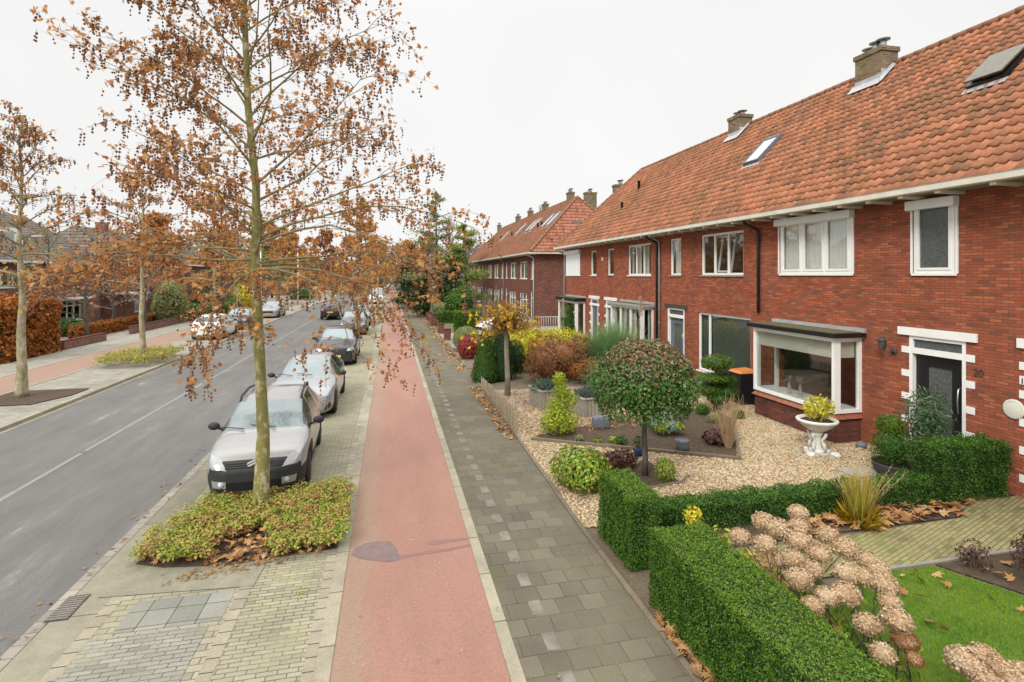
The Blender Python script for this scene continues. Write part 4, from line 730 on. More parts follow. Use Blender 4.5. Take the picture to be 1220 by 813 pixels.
# ================= TREES =================
def unit(v): v = np.array(v, float); return v/(np.linalg.norm(v)+1e-9)
def grow(base, h, tr, nb, z0, z1, len0, len1, el0, el1, seed, lean=(0, 0), sub=7, twig=3, droop=.35, top=.02, trunkpts=9, wav=.06, extra=(), order2=.5, thin=1., skew=0.):
    """trunk polyline, branch tubes and the twig points that carry leaves"""
    g = random.Random(seed); n = trunkpts; T = []
    for i in range(n+1):
        f = i/n; T.append(np.array([base[0]+lean[0]*f*f+g.uniform(-wav, wav)*(f > 0), base[1]+lean[1]*f*f+g.uniform(-wav, wav)*(f > 0), base[2]+h*f]))
    tr_r = [tr*(1.2 if i == 0 else 1)*(1-.95*(i/n)**.7)+top*.6 for i in range(n+1)]
    B, W, P, Dr = MB(), MB(), [], []
    def at(z):
        f = max(0, min(.999, (z-base[2])/h))*n; i = int(f); return T[i]+(T[i+1]-T[i])*(f-i), tr_r[i]+(tr_r[i+1]-tr_r[i])*(f-i)
    def limb(p, d, L_, r, mb, n_=6, dr=droop, k=5):
        pts = [p]; d = unit(d); q = p.copy()
        for i in range(n_):
            d = unit(d+np.array([g.gauss(0, .13), g.gauss(0, .13), g.gauss(0, .1)-dr*.22*(i/n_)*1.6+.0])); q = q+d*L_/n_; pts.append(q.copy())
        mb.tube(pts, [r*(1-.85*i/n_) for i in range(n_+1)], k, cap=False); return pts
    az = g.uniform(0, 6.28)
    for i in range(nb+len(extra)):
        f = min(1., i/max(1, nb-1)); z = z0+(z1-z0)*f**.92; az += 2.399+g.uniform(-.4, .4); L_ = (len0+(len1-len0)*f)*g.uniform(.78, 1.12); el = R(el0+(el1-el0)*f+g.uniform(-8, 8)); dr_ = droop
        if i >= nb: z, az, L_, el, dr_ = extra[i-nb]; az = R(az); el = R(el)
        p, r = at(z); L_ *= 1+skew*cos(az)
        d = (cos(az)*cos(el), sin(az)*cos(el), sin(el)); pts = limb(p, d, L_, min(r*.5, .010+L_*.0075)*thin, B, dr=dr_)
        for s in range(sub):
            a = .22+.78*(s+g.random()*.8)/sub; j = min(len(pts)-2, int(a*(len(pts)-1))); q = pts[j]+(pts[j+1]-pts[j])*(a*(len(pts)-1)-j); d0 = unit(pts[j+1]-pts[j]); sd = unit(np.cross(d0, (0, 0, 1)))*(1 if s % 2 else -1)
            L2 = L_*order2*(1.1-.6*a)*g.uniform(.6, 1.2); p2 = limb(q, d0*.75+sd*.75+np.array([0, 0, g.uniform(-.25, .35)]), L2, .009*thin, B, 5, droop*1.1, 4)
            for t in range(twig):
                a2 = .25+.75*(t+g.random())/twig; j2 = min(len(p2)-2, int(a2*(len(p2)-1))); q2 = p2[j2]; dd = unit(p2[j2+1]-p2[j2]); L3 = g.uniform(.25, .6)*min(1.3, L_/2.4)
                p3 = limb(q2, dd+np.array([g.gauss(0, .6), g.gauss(0, .6), g.gauss(0, .4)]), L3, .0042*thin, W, 3, droop*2, 3); P += p3[1:]; Dr += [unit(p3[-1]-p3[0])]*3
            P += p2[2:]; Dr += [unit(p2[-1]-p2[0])]*len(p2[2:])
    return T, tr_r, B, W, np.array(P), np.array(Dr)
def planetree(label, base, h, tr, nb, z0, z1, len0, len1, seed, nleaf, nball, lsize, group='street plane trees', lean=(0, 0), sub=8, twig=3, kn=1, bsize=.017, thin=1., skew=0., extra=(), el=(6, 55), droop=.35, big=0, dist=1.):
    e = empty('plane_tree', base, label, 'tree', group); T, tr_, B, W, P, D = grow(base, h, tr, nb, z0, z1, len0, len1, el[0], el[1], seed, lean, sub, twig, droop, thin=thin, extra=extra, skew=skew)
    b = MB(); g = random.Random(seed+5); n = 14
    # knobbly trunk
    TT, RR = [], []
    for i in range(len(T)-1):
        for k in range(6): f = k/6; TT.append(T[i]+(T[i+1]-T[i])*f); RR.append((tr_[i]+(tr_[i+1]-tr_[i])*f)*(1+g.uniform(-.05, .06)))
    b.tube(TT, RR, n); build('trunk', b, 'plane_bark' if dist < 14 else 'plane_pale', e); build('branches', B, 'branch', e); build('twigs', W, 'twig', e)
    q = np.random.default_rng(seed); k = q.integers(0, len(P), nleaf); pp = P[k]+q.normal(0, .05, (nleaf, 3)); scatter('leaves', pp, q.normal(0, 1, (nleaf, 3)), lsize, 1.15, 'palm' if dist < 14 else 'leaf', 'leaf_brown', e, tilt=.4, sv=.45, droop=.9, r=q)
    if big: k = q.integers(0, len(P), big); scatter('large_leaves', P[k], q.normal(0, 1, (big, 3)), lsize*1.75, 1.15, 'palm', 'leaf_pale', e, sv=.25, droop=.5, r=q); k = q.integers(0, len(P), max(3, big//6)); scatter('yellow_leaves', P[k], q.normal(0, 1, (len(k), 3)), lsize*1.6, 1.15, 'palm', 'leaf_yellow', e, sv=.2, droop=.5, r=q)
    if not big: k = q.integers(0, len(P), nleaf//22); scatter('yellow_leaves', P[k], q.normal(0, 1, (len(k), 3)), lsize*1.1, 1.1, 'leaf', 'leaf_yellow', e, sv=.2, droop=.5, r=q)
    if nball:
        S = MB(); bp = []; k = q.integers(0, len(P), nball)
        for i in k:
            p = P[i]; m = q.integers(1, 5); c = p.copy(); pts = [p]
            for j in range(m): c = c+np.array([q.normal(0, .012), q.normal(0, .012), -q.uniform(.04, .065)]); bp.append(c.copy()); pts.append(c.copy())
            if dist < 14: S.tube(pts, .0022, 3, cap=False)
        balls('seed_balls', bp, q.uniform(bsize*.8, bsize*1.2, len(bp)), 'ball', e)
        if dist < 14: build('seed_stalks', S, 'twig', e)
    return e
planetree('mossy plane tree in the near shrub bed with dry brown leaves and hanging seed balls', (-2.11, 9.66, 0), 12.2, .108, 60, 4.15, 11.8, 3.0, 1.1, 11, 15000, 7500, .060, lean=(-.4, -.2), sub=9, twig=3, big=190, el=(26, 64), bsize=.0165, droop=.32, thin=.78, skew=.17,
 extra=[(4.1, -12, 2.7, 2, 1.2), (4.2, 18, 2.8, 8, 1.1), (4.1, -50, 2.5, -2, 1.2), (4.15, 60, 2.7, 8, .8), (4.1, -125, 2.1, -20, 1.3), (4.2, 165, 3.0, 8, .8), (4.25, 200, 3.0, 4, .9), (4.3, 120, 2.8, 12, .7), (4.5, -30, 3., 16, .9), (4.6, 5, 3.1, 20, .8), (4.1, -85, 1.9, -8, 1.1), (4.4, 185, 3.1, 15, .6)])
planetree('pale-trunked plane tree in the bare soil bed across the road, nearest on that side', (-11.55, 20.3, .1), 9.2, .15, 34, 3.4, 8.6, 2.5, .8, 21, 1500, 1000, .085, sub=8, twig=3, bsize=.024, dist=20, thin=1.3)
planetree('slim plane tree rising from the green shrub island across the road', (-11.0, 27.6, .1), 9.0, .13, 22, 3.6, 8.4, 2.5, .8, 31, 1150, 500, .09, sub=7, twig=2, bsize=.03, dist=30, thin=1.6)
for i, (x, y, s) in enumerate([(-11.2, 38.5, 41), (-11.2, 50, 42), (-11.2, 64, 43), (-11.0, 80, 45)]):
    planetree(['third plane tree of the far roadside row, behind the parked white hatchback', 'fourth plane tree of the far roadside row', 'fifth plane tree of the far roadside row, thin with distance', 'last plane tree of the far roadside row'][i], (x, y, .1), 9.5, .13, 18, 3.6, 8.8, 2.8, .9, s, 800, 0, .12+.002*y, sub=6, twig=2, dist=40, thin=2+y*.03)
for i, (x, y, s) in enumerate([(-2.0, 34, 61), (-2.0, 47, 62), (-2.0, 62, 63)]):
    planetree(['plane tree beside the cycle track beyond the parked black car', 'second plane tree along the cycle track, further off', 'third plane tree along the cycle track, far down the street'][i], (x, y, .1), 8.6, .12, 18, 3.0, 7.9, 2.7, .9, s, 900, 0, .13+.002*y, sub=6, twig=2, dist=40, thin=2+y*.03)

# near shrub bed: ground cover and leaf litter
def inpoly(P, poly):
    x, y = P[:, 0], P[:, 1]; r = np.zeros(len(P), bool); n = len(poly)
    for i in range(n):
        (x1, y1), (x2, y2) = poly[i], poly[(i+1) % n]; c = ((y1 > y) != (y2 > y)) & (x < (x2-x1)*(y-y1)/((y2-y1) if y2 != y1 else 1e-9)+x1); r ^= c
    return r
def pts_in(poly, n, g):
    A = np.array(poly); lo, hi = A.min(0), A.max(0); P = lo+g.random((n*4, 2))*(hi-lo); return P[inpoly(P, poly)][:n]
def cover(name, label, poly, n, z, hh, size, seed, mat='cover', per=26, rad=.09, cat='ground cover', hole=None):
    g = np.random.default_rng(seed); C = pts_in(poly, n, g)
    if hole is not None: C = C[~inpoly(C, hole)]
    k = per; c3 = np.c_[C, z+hh*(.35+.65*g.random(len(C)))]; D = g.normal(0, 1, (len(C)*k, 3)); D[:, 2] = abs(D[:, 2]); D /= np.linalg.norm(D, axis=1)[:, None]
    P = np.repeat(c3, k, 0)+D*rad*g.random((len(D), 1))**.5*np.array([1, 1, .7]); o = scatter(name, P, D+np.array([0, 0, .8]), size, .55, 'leaf', mat, None, tilt=.35, dirs=D, r=g)
    return tagged(o, label, cat, None, 'stuff')
cover('ground_cover', 'low green and yellow shrub foliage filling the bed round the near tree', [(-3.5, 8.42), (-3.35, 9.2), (-2.95, 10.2), (-.66, 10.3), (-.66, 8.04), (-1.5, 8.0), (-1.7, 8.2), (-2.1, 8.2), (-2.25, 8.05), (-2.8, 8.03), (-3.35, 8.2)], 1150, .05, .26, .045, 3, hole=[(-2.45, 7.9), (-1.85, 7.9), (-1.7, 8.5), (-1.95, 8.8), (-2.4, 8.6)], per=24)
cover('ground_cover', 'green and yellow low shrubs in the island across the road', [(-12.2, 25.6), (-12.2, 29.5), (-9.9, 29.5), (-9.7, 26.5), (-10.3, 25.4)], 420, .1, .45, .075, 4, rad=.17, per=22)
def litter(name, label, poly, n, z, size, seed, mat='litter', tpl='palm'):
    g = np.random.default_rng(seed); C = pts_in(poly, n, g); P = np.c_[C, z+g.random(len(C))*.03]; o = scatter(name, P, np.tile((0, 0, 1.), (len(P), 1)), size, 1.1, tpl, mat, None, tilt=.35, r=g, sv=.4)
    return tagged(o, label, 'leaf litter', None, 'stuff')
litter('fallen_leaves', 'brown leaves caught among the shrubs round the near tree', [(-3.4, 8.3), (-3.0, 10.1), (-.8, 10.2), (-.7, 8.05), (-2.2, 8.0)], 620, .07, .085, 5); litter('fallen_leaves', 'tan leaves lying over the middle of the near shrub bed', [(-2.9, 8.3), (-2.5, 9.3), (-1.6, 9.4), (-1.5, 8.4), (-2.1, 7.9)], 110, .17, .085, 55); litter('fallen_leaves', 'leaf crumbs along the front edge of the near tree bed', [(-2.9, 7.6), (-2.0, 7.75), (-1.3, 7.95), (-1.6, 8.2), (-2.6, 8.0)], 260, .045, .035, 6, 'litter_small')
litter('fallen_leaves', 'small brown leaves scattered on the pavement beside the picket fence', [(2.7, 12.6), (3.0, 12.6), (3.1, 18.8), (2.65, 18.8)], 420, .05, .07, 7); litter('fallen_leaves', 'dry leaves blown over the gravel round the planters', [(3.3, 12.6), (6.6, 13.0), (7, 17.5), (3.3, 18)], 900, .045, .06, 8)
litter('fallen_leaves', 'brown leaves at the foot of the large clipped hedge', [(2.9, 3.4), (3.1, 3.4), (3.2, 5.9), (2.93, 5.6)], 190, .05, .09, 9); litter('fallen_leaves', 'large brown leaves in the soil strip before the low hedge', [(5.8, 6.9), (9.2, 7.02), (10.0, 7.4), (10.6, 7.5), (8.5, 7.55), (6, 7.35)], 170, .05, .15, 10)
litter('fallen_leaves', 'a few leaves on the lawn and the soil of the corner bed', [(5.0, 3.5), (8.6, 4.0), (12, 4), (12, 5.9), (6, 5.8)], 75, .05, .1, 12); litter('fallen_leaves', 'leaves heaped under the hydrangeas', [(3.85, 3.6), (4.6, 4.2), (5.4, 6.6), (4.4, 6.95), (3.9, 6.9)], 330, .05, .09, 13); litter('fallen_leaves', 'scattered leaves along the pavement by the brick piers', [(2.7, 22), (3.3, 22), (3.3, 60), (2.5, 60)], 600, .06, .12, 15)
litter('fallen_leaves', 'tiny pale specks of leaf and grit on the cycle track', [(-.5, 4.8), (1.1, 4.8), (1.1, 16), (-.5, 16)], 110, .05, .016, 33, 'petal', 'leaf'); litter('fallen_leaves', 'brown leaves drifted along the road gutter', [(-4.25, 6), (-3.82, 6), (-3.82, 30), (-4.15, 30)], 150, .012, .05, 34, 'litter_small', 'palm'); litter('fallen_leaves', 'stray crumbs of leaf on the cycle track and parking bay', [(-3.4, 5), (2.8, 5), (2.8, 24), (-3.4, 24)], 150, .056, .03, 14, 'litter_small', 'leaf')
for k, (l, poly, n_, sz_, m_) in enumerate([('bright green moss tufts in the joints of the parking bay paving', [(-1.2, 5), (-.95, 5), (-.92, 7.4), (-1.15, 7.4)], 900, .018, 'lime'), ('moss tufts in the slab joints near the hedge', [(2.0, 4.5), (2.85, 4.5), (2.85, 7.5), (2.3, 7.5)], 260, .014, 'lime')]):
    g = np.random.default_rng(60+k); C = pts_in(poly, n_, g); C[:, 0] = np.where(g.random(len(C)) < .5, np.round(C[:, 0]/.106)*.106, C[:, 0]); C[:, 1] = np.round(C[:, 1]/.106)*.106+g.normal(0, .006, len(C)); kp = wob(np.c_[C, C[:, 0]*0], 3, k) > .15; C = C[kp]
    tagged(scatter('joint_moss', np.c_[C, np.full(len(C), .044)], np.tile((0, 0, 1.), (len(C), 1)), sz_, .9, 'leaf', m_, None, tilt=.5, r=g), l, 'moss', None, 'stuff')
# gravel
g = np.random.default_rng(77); C = pts_in([(2.96, 7.98), (10.99, 7.98), (10.99, 15.5), (3.07, 15.5)], 34000, g); C = C[~inpoly(C, BED1) & ~inpoly(C, BED2)]; keep = ~((C[:, 0] > 10.15) & (C[:, 1] > 10.6) & (C[:, 1] < 13.65)) & ~((C[:, 0] > 8.6) & (C[:, 0] < 10.3) & (C[:, 1] < 9.25) & (g.random(len(C)) < .93)); C = C[keep]
sz = g.uniform(.015, .033, (len(C), 1))*np.array([1, 1, .6])*g.uniform(.75, 1.3, (len(C), 3)); o = balls('gravel', np.c_[C, .022+.012*g.random(len(C))], sz, 'pebble'); tagged(o, 'cream and tan gravel covering the front garden', 'gravel', None, 'stuff')

# ================= HEDGES =================
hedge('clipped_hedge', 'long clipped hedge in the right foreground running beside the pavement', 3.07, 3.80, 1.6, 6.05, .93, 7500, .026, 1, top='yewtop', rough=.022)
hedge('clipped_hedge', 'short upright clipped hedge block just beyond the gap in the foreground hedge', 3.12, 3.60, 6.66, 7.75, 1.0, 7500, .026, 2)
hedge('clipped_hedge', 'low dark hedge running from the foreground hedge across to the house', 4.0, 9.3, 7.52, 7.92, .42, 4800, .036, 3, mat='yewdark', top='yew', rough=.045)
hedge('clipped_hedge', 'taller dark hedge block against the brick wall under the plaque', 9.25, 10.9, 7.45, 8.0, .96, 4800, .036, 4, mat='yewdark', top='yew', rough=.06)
# ================= LAWN =================
g = np.random.default_rng(5); C = pts_in([(4.0, 2.0), (12.5, 2.0), (12.5, 3.6), (8.6, 4.3), (7.7, 5.0), (7.25, 5.88), (6.2, 5.92), (4.75, 5.6), (4.1, 4)], 60000, g)
o = scatter('lawn_grass', np.c_[C, np.full(len(C), .02)], g.normal(0, 1, (len(C), 3))*np.array([1, 1, .25]), .04, .16, 'leaf', 'grassm', None, tilt=.1, dirs=np.tile((0, 0, 1.), (len(C), 1))+g.normal(0, .35, (len(C), 3)), r=g); tagged(o, 'short bright green lawn grass in the bottom right corner', 'grass', None, 'stuff')

# ================= HYDRANGEAS =================
def head(p, r, seed, e, mat='petal', n=520):
    P, D = ell(int(n*1.25), p, (r, r, r*.78), .12, seed, -.75, .05, 25); build('dry_core', MB().blob(p, (r*.8, r*.8, r*.6), 10, .05, seed), 'petal', e); return scatter('flower_head', P, D, r*.17, .95, 'leaf', mat, e, tilt=.38, r=np.random.default_rng(seed))
HP = [(951,611,13),(910,622,15),(926,630,17),(953,628,14),(882,640,14),(911,649,15),(952,645,18),(976,660,16),(945,667,15),(986,638,14),(1008,654,17),(1034,668,14),(1047,680,14),(952,690,17),(968,679,14),(1010,684,17),(1028,688,15),(985,711,15),(1008,708,18),(968,722,14),(1054,697,17),(1061,718,14),(1069,739,19),(1078,763,17),(1034,744,17),(1052,779,16),(1090,786,11),(930,668,12)]
hb = [(4.35, 6.25), (4.6, 5.35), (4.75, 4.55)]; HE = [empty('hydrangea', (x, y, 0), l, 'hydrangea', 'dried hydrangeas behind the foreground hedge') for (x, y), l in zip(hb, ['dried hydrangea with pale brown heads nearest the low hedge', 'middle dried hydrangea with pale brown heads behind the foreground hedge', 'dried hydrangea with brown heads leaning over the lawn, nearest the camera'])]
ST = [MB() for _ in hb]; rr = random.Random(9)
for i, (px, py, rp) in enumerate(HP):
    z = .92-.0011*(py-611)-(.12 if i > 22 else 0); x, y = G(px, py, z); Z = F*(H-z)/(py-HY); r = rp*Z/F*.9; k = min(range(3), key=lambda q: (hb[q][0]-x)**2+(hb[q][1]-y)**2)
    head((x, y, z), r, 100+i, HE[k], 'petal' if i not in (23, 26) else 'brownh'); bx, by = hb[k][0]+rr.uniform(-.3, .3), hb[k][1]+rr.uniform(-.35, .35); ST[k].tube([(bx, by, 0), ((bx+x)/2+.02, (by+y)/2, z*.5), (x, y, z)], [.008, .007, .005], 5)
for k in range(3): build('stem', ST[k], 'darkbark', HE[k]); P, D = ell(150, (hb[k][0], hb[k][1], .35), (.5, .5, .3), .8, k, -1); scatter('leaves', P, D, .09, .65, 'leaf', 'lime' if k == 0 else 'euon', HE[k])
e = empty('hydrangea', (6.0, 3.95, 0), 'dried hydrangea rising from the bottom edge at the right of the lawn', 'hydrangea', 'dried hydrangeas behind the foreground hedge'); b = MB()
for i, (px, py, rp) in enumerate([(1148,788,19),(1172,784,18),(1160,797,17),(1192,797,16),(1206,806,15),(1222,803,15),(1236,806,15),(1212,818,16),(1180,815,18),(1240,822,16)]):
    z = .6; x, y = G(px, py, z); head((x, y, z), rp*F*(H-z)/(py-HY)/F, 200+i, e); b.tube([(6.0+rr.uniform(-.2, .2), 3.8, 0), (x, y, z)], [.008, .005], 5)
build('stem', b, 'darkbark', e)

# ================= CARS =================
M['tyre'] = plain('tyre_rubber', (.02, .02, .021), .8, .2); M['rim'] = plain('alloy_rim', (.42, .43, .44), .35, .1, 5, .8); M['carblack'] = plain('black_plastic_trim', (.028, .029, .031), .6, .15, 30, bump=.1)
M['lens'] = plain('headlight_lens', (.36, .38, .39), .08, .15, 25, spec=.8, coat=1.); M['redlens'] = plain('tail_light_lens', (.5, .02, .015), .15, .1, coat=1.); M['plate'] = plain('yellow_plate', (.75, .5, .02), .4, .03); M['badge_silver'] = plain('badge_silver', (.7, .7, .72), .4, .02, 3, .3); M['chrome'] = plain('chrome_trim', (.75, .76, .78), .15, .03, 3, 1.); M['underbody'] = plain('underbody', (.008,)*3, .9, .1)
def paint(name, c, metal=.3, rough=.3): return plain(name, c, rough, .03, 2, metal, coat=.8)
M['p_cream'] = paint('champagne_car_paint', (.335, .335, .325)); M['p_silver'] = paint('silver_car_paint', (.31, .32, .335)); M['p_black'] = paint('black_car_paint', (.02, .022, .03)); M['p_white'] = paint('white_car_paint', (.75, .76, .77), 0.); M['p_grey'] = paint('dark_grey_car_paint', (.07, .075, .085))
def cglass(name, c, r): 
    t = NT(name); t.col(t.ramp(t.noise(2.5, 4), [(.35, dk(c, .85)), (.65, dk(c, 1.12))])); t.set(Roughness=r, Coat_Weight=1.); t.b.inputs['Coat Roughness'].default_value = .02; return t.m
M['wscreen'] = cglass('sky_pale_windscreen', (.16, .21, .215), .10); M['sideglass'] = cglass('dark_car_glass', (.05, .06, .06), .08); M['skyroof'] = cglass('glass_roof', (.2, .22, .25), .1)  # windscreen: pale base colour painted in to stand for the reflected sky
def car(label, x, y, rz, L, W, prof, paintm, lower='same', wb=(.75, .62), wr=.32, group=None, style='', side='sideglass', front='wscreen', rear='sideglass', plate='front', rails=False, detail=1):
    """prof rows: distance from the nose, underside, belt height, top height, body half width, roof half width"""
    e = empty('parked_car', (x, y, .04), label, 'car', group); pr = np.array(prof, float); q = np.unique(np.concatenate([np.linspace(0, L, int(L/.05)+1), pr[:, 0]])); 
    def ip(c, s):
        return np.interp(s, pr[:, 0], pr[:, c])
    xs = q; fw, rw = wb[0], L-wb[1]; ar = wr+.055
    def sect(s):
        zb, be, to, w_, rf = (ip(c, s) for c in range(1, 6)); zb0 = zb
        for cx_ in (fw, rw):
            if abs(s-cx_) < ar: zb = max(zb, wr-.02+sqrt(ar*ar-(s-cx_)**2))
        rail = be+(to-be)*.86 if to-be > .25 else be+(to-be)*.62
        zs1 = min(zb+.06, be-.1); zm = zb+(be-zb)*.35
        return [(0, zb), (w_*.82, zb), (w_*.965, zs1), (w_, max(zm, zs1+.02)), (w_*1.0, zb+(be-zb)*.62), (w_*.985, zb+(be-zb)*.86), (w_*.955, be), ((w_*.955+rf)/2+.012, (be+rail)/2), (rf, rail), (rf-.05 if to-be > .25 else rf*.9, to-(to-rail)*.32), (rf*.62, to-(to-rail)*.08), (0, to)]
    S = [sect(s) for s in xs]; n = len(S[0])
    A0, A1, R0, R1 = style['screen'][0], style['screen'][1], style['rear'][0], style['rear'][1]; sg = style['side']
    body, cap, wsn, rwn, sgl, sgr = MB(), MB(), MB(), MB(), MB(), MB(); blk = MB()
    def P_(i, k, sd): a, z = S[i][k]; return (sd*a, xs[i]-L/2, z)
    for i in range(len(xs)-1):
        xm = (xs[i]+xs[i+1])/2
        for k in range(n-1):
            for sd in (1, -1):
                qd = (P_(i, k, sd), P_(i+1, k, sd), P_(i+1, k+1, sd), P_(i, k+1, sd)); zc = (S[i][k][1]+S[i][k+1][1])/2; t = body
                if k >= 8 and A0 < xm < A1 and not (k == 8 and abs(xm-A1) < .0): t = wsn
                elif k >= 8 and R0 < xm < R1: t = rwn
                elif k in (6, 7) and sg[0] < xm < sg[1] and not any(abs(xm-p) < .045 for p in sg[2]): t = sgl if sd == 1 else sgr
                elif k <= 2 and lower == 'black': t = blk
                elif lower == 'black' and k <= 5 and xm < fw-ar+.02 and zc < .585: t = blk
                elif lower == 'black' and k <= 3 and any(abs(xm-c) < ar+.07 for c in (fw, rw)): t = blk
                t.add(qd, [(0, 1, 2, 3) if sd == 1 else (3, 2, 1, 0)], True)
    for i, tgt in ((0, blk if lower == 'black' else body), (len(xs)-1, body)):
        loop = [P_(i, k, 1) for k in range(n)]+[P_(i, k, -1) for k in range(n-2, 0, -1)]; tgt.add(loop, [tuple(range(len(loop)))])
    def weld(o):
        import bmesh
        bm = bmesh.new(); bm.from_mesh(o.data); bmesh.ops.remove_doubles(bm, verts=bm.verts, dist=.0006); bmesh.ops.recalc_face_normals(bm, faces=bm.faces); bm.to_mesh(o.data); bm.free(); return o
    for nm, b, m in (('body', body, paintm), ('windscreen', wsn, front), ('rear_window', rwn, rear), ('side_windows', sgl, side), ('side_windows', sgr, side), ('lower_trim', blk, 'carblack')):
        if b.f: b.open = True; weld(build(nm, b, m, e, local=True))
    build('underbody', MB().box(-W/2*.86, W/2*.86, -L/2+.2, L/2-.2, .2, .5), 'underbody', e, local=True)
    # surface finders
    def inside(s, a, z):
        if s < 0 or s > L: return False
        zb, be, to, w_, rf = (ip(c, s) for c in range(1, 6))
        if z < zb or z > to: return False
        P2 = sect(s); 
        for (a1, z1), (a2, z2) in zip(P2[1:-1], P2[2:]):
            if min(z1, z2) <= z <= max(z1, z2) and abs(z2-z1) > 1e-6: return abs(a) <= a1+(a2-a1)*(z-z1)/(z2-z1)
        return abs(a) <= P2[1][0]
    def nose(a, z, back=False):
        for s in np.arange(0, 1.6, .004):
            if inside(L-s if back else s, a, z): return (L-s if back else s)
        return L-1.6 if back else 1.6
    def fpatch(nm, c4, m, off=.012, nx=6, nz_=3, back=False, par=None):
        """a panel laid on the nose or tail: corners (across, height) BL BR TR TL"""
        b = MB(); V = []; c4 = np.array(c4, float)
        for j in range(nz_+1):
            for i in range(nx+1):
                u, v = i/nx, j/nz_; p = (1-v)*((1-u)*c4[0]+u*c4[1])+v*((1-u)*c4[3]+u*c4[2]); s = nose(p[0], p[1], back); V.append((p[0], s-L/2+(off if back else -off), p[1]))
        b.add(V, [(j*(nx+1)+i, j*(nx+1)+i+1, (j+1)*(nx+1)+i+1, (j+1)*(nx+1)+i) for j in range(nz_) for i in range(nx)], True); b.open = True; return build(nm, b, m, par or e, local=True)
    for cx_ in (fw, rw):
        for sd in (1, -1):
            y0 = cx_-L/2; xo = sd*(W/2-.015); xi = sd*(W/2-.215); wnm = 'wheel'; b = MB().lathe([(wr*.62, 0), (wr*.66, .02), (wr*.93, .015), (wr, .05), (wr, .17), (wr*.93, .2), (wr*.5, .2)], (xi if sd == 1 else xo, y0, wr), 26, 'x')
            t = build('wheel', b, 'tyre', e, local=True)
            b = MB(); xx = xo+sd*(-.02); b.lathe([(wr*.62, 0), (wr*.64, .012), (wr*.58, .014), (wr*.55, .004)], (xx, y0, wr), 24, 'x'); b.f = b.f[:-2]; b.sm = b.sm[:-2]
            for k in range(5 if lower == 'black' else 10):
                a = 2*pi*k/(5 if lower == 'black' else 10); wd = .05 if lower == 'black' else .022; c, s_ = cos(a), sin(a); r0, r1 = .03, wr*.6
                b.add([(xx, y0+c*r0-s_*wd, wr+s_*r0+c*wd), (xx, y0+c*r0+s_*wd, wr+s_*r0-c*wd), (xx, y0+c*r1+s_*wd*.6, wr+s_*r1-c*wd*.6), (xx, y0+c*r1-s_*wd*.6, wr+s_*r1+c*wd*.6)], [(0, 1, 2, 3)])
            b.lathe([(.05, 0), (.045, .012)], (xx, y0, wr), 12, 'x'); b.open = True; build('rim', b, 'rim', t, local=True)
            build('brake', MB().lathe([(wr*.6, 0), (wr*.6, .01)], (xx-sd*.06, y0, wr), 16, 'x'), 'underbody', t, local=True)
    # mirrors, door lines, handles
    ms = style.get('mirror', A0+.45); mz = ip(2, ms)+.06; mw = ip(4, ms)
    for sd in (1, -1):
        b = MB(); b.blob((sd*(mw+.10), ms-L/2, mz+.03), (.11, .065, .075), 10, .02, 1).tube([(sd*(mw*.93), ms-L/2, mz-.05), (sd*(mw+.05), ms-L/2, mz)], .022, 6); build('mirror', b, style.get('mirmat', 'carblack'), e, local=True)
        for dx in style['doors']:
            b = MB(); V = []
            for z in np.linspace(.32, ip(2, dx)-.01, 7):
                lo, hi = 0, 2.
                P2 = sect(dx); a = max(np.interp(z, [p[1] for p in P2[1:8]], [p[0] for p in P2[1:8]]), .1); V += [(sd*(a+.003), dx-L/2-.005, z), (sd*(a+.003), dx-L/2+.005, z)]
            b.add(V, [(2*i, 2*i+1, 2*i+3, 2*i+2) for i in range(6)]); b.open = True; build('door_gap', b, 'underbody', e, local=True)
        for hx in style['handles']:
            P2 = sect(hx); z = ip(2, hx)-.1; a = np.interp(z, [p[1] for p in P2[1:8]], [p[0] for p in P2[1:8]]); build('door_handle', MB().tube([(sd*(a+.0), hx-.08-L/2, z), (sd*(a+.03), hx-.06-L/2, z), (sd*(a+.03), hx+.06-L/2, z), (sd*a, hx+.08-L/2, z)], .012, 6), style.get('handlemat', paintm), e, local=True)
        if rails:
            pts = [(sd*(ip(5, s)-.02), s-L/2, ip(3, s)+o) for s, o in ((rails[0], -.06), (rails[0]+.15, .03), ((rails[0]+rails[1])/2, .045), (rails[1]-.15, .03), (rails[1], -.06))]; build('roof_rail', MB().tube(pts, .022, 8), 'carblack', e, local=True)
    # wipers
    for a in (-.35, .2): build('wiper', MB().tube([(a, nose(a, ip(3, A0)+.01)-L/2-.02, ip(3, A0)+.03), (a-.45, A0+.1-L/2-.02, ip(3, A0)+.075)], .008, 4), 'carblack', e, local=True)
    e['_L'] = L; e.rotation_euler.z = rz; return e, fpatch, nose
C3 = [(0, .26, .57, .60, .50, .4), (.04, .22, .62, .66, .62, .52), (.10, .21, .70, .74, .70, .6), (.2, .21, .78, .83, .765, .67), (.35, .21, .84, .89, .81, .71), (.6, .21, .88, .95, .83, .72), (.95, .21, .94, 1.02, .845, .7), (1.3, .21, .98, 1.28, .845, .64), (1.65, .21, .98, 1.45, .845, .6), (2.1, .21, .99, 1.50, .845, .59), (2.7, .21, 1.01, 1.50, .845, .58), (3.2, .21, 1.03, 1.45, .84, .57), (3.55, .22, 1.06, 1.38, .81, .54), (3.75, .25, 1.0, 1.1, .76, .56), (3.85, .3, .9, .95, .7, .55), (3.9, .38, .7, .74, .62, .5)]
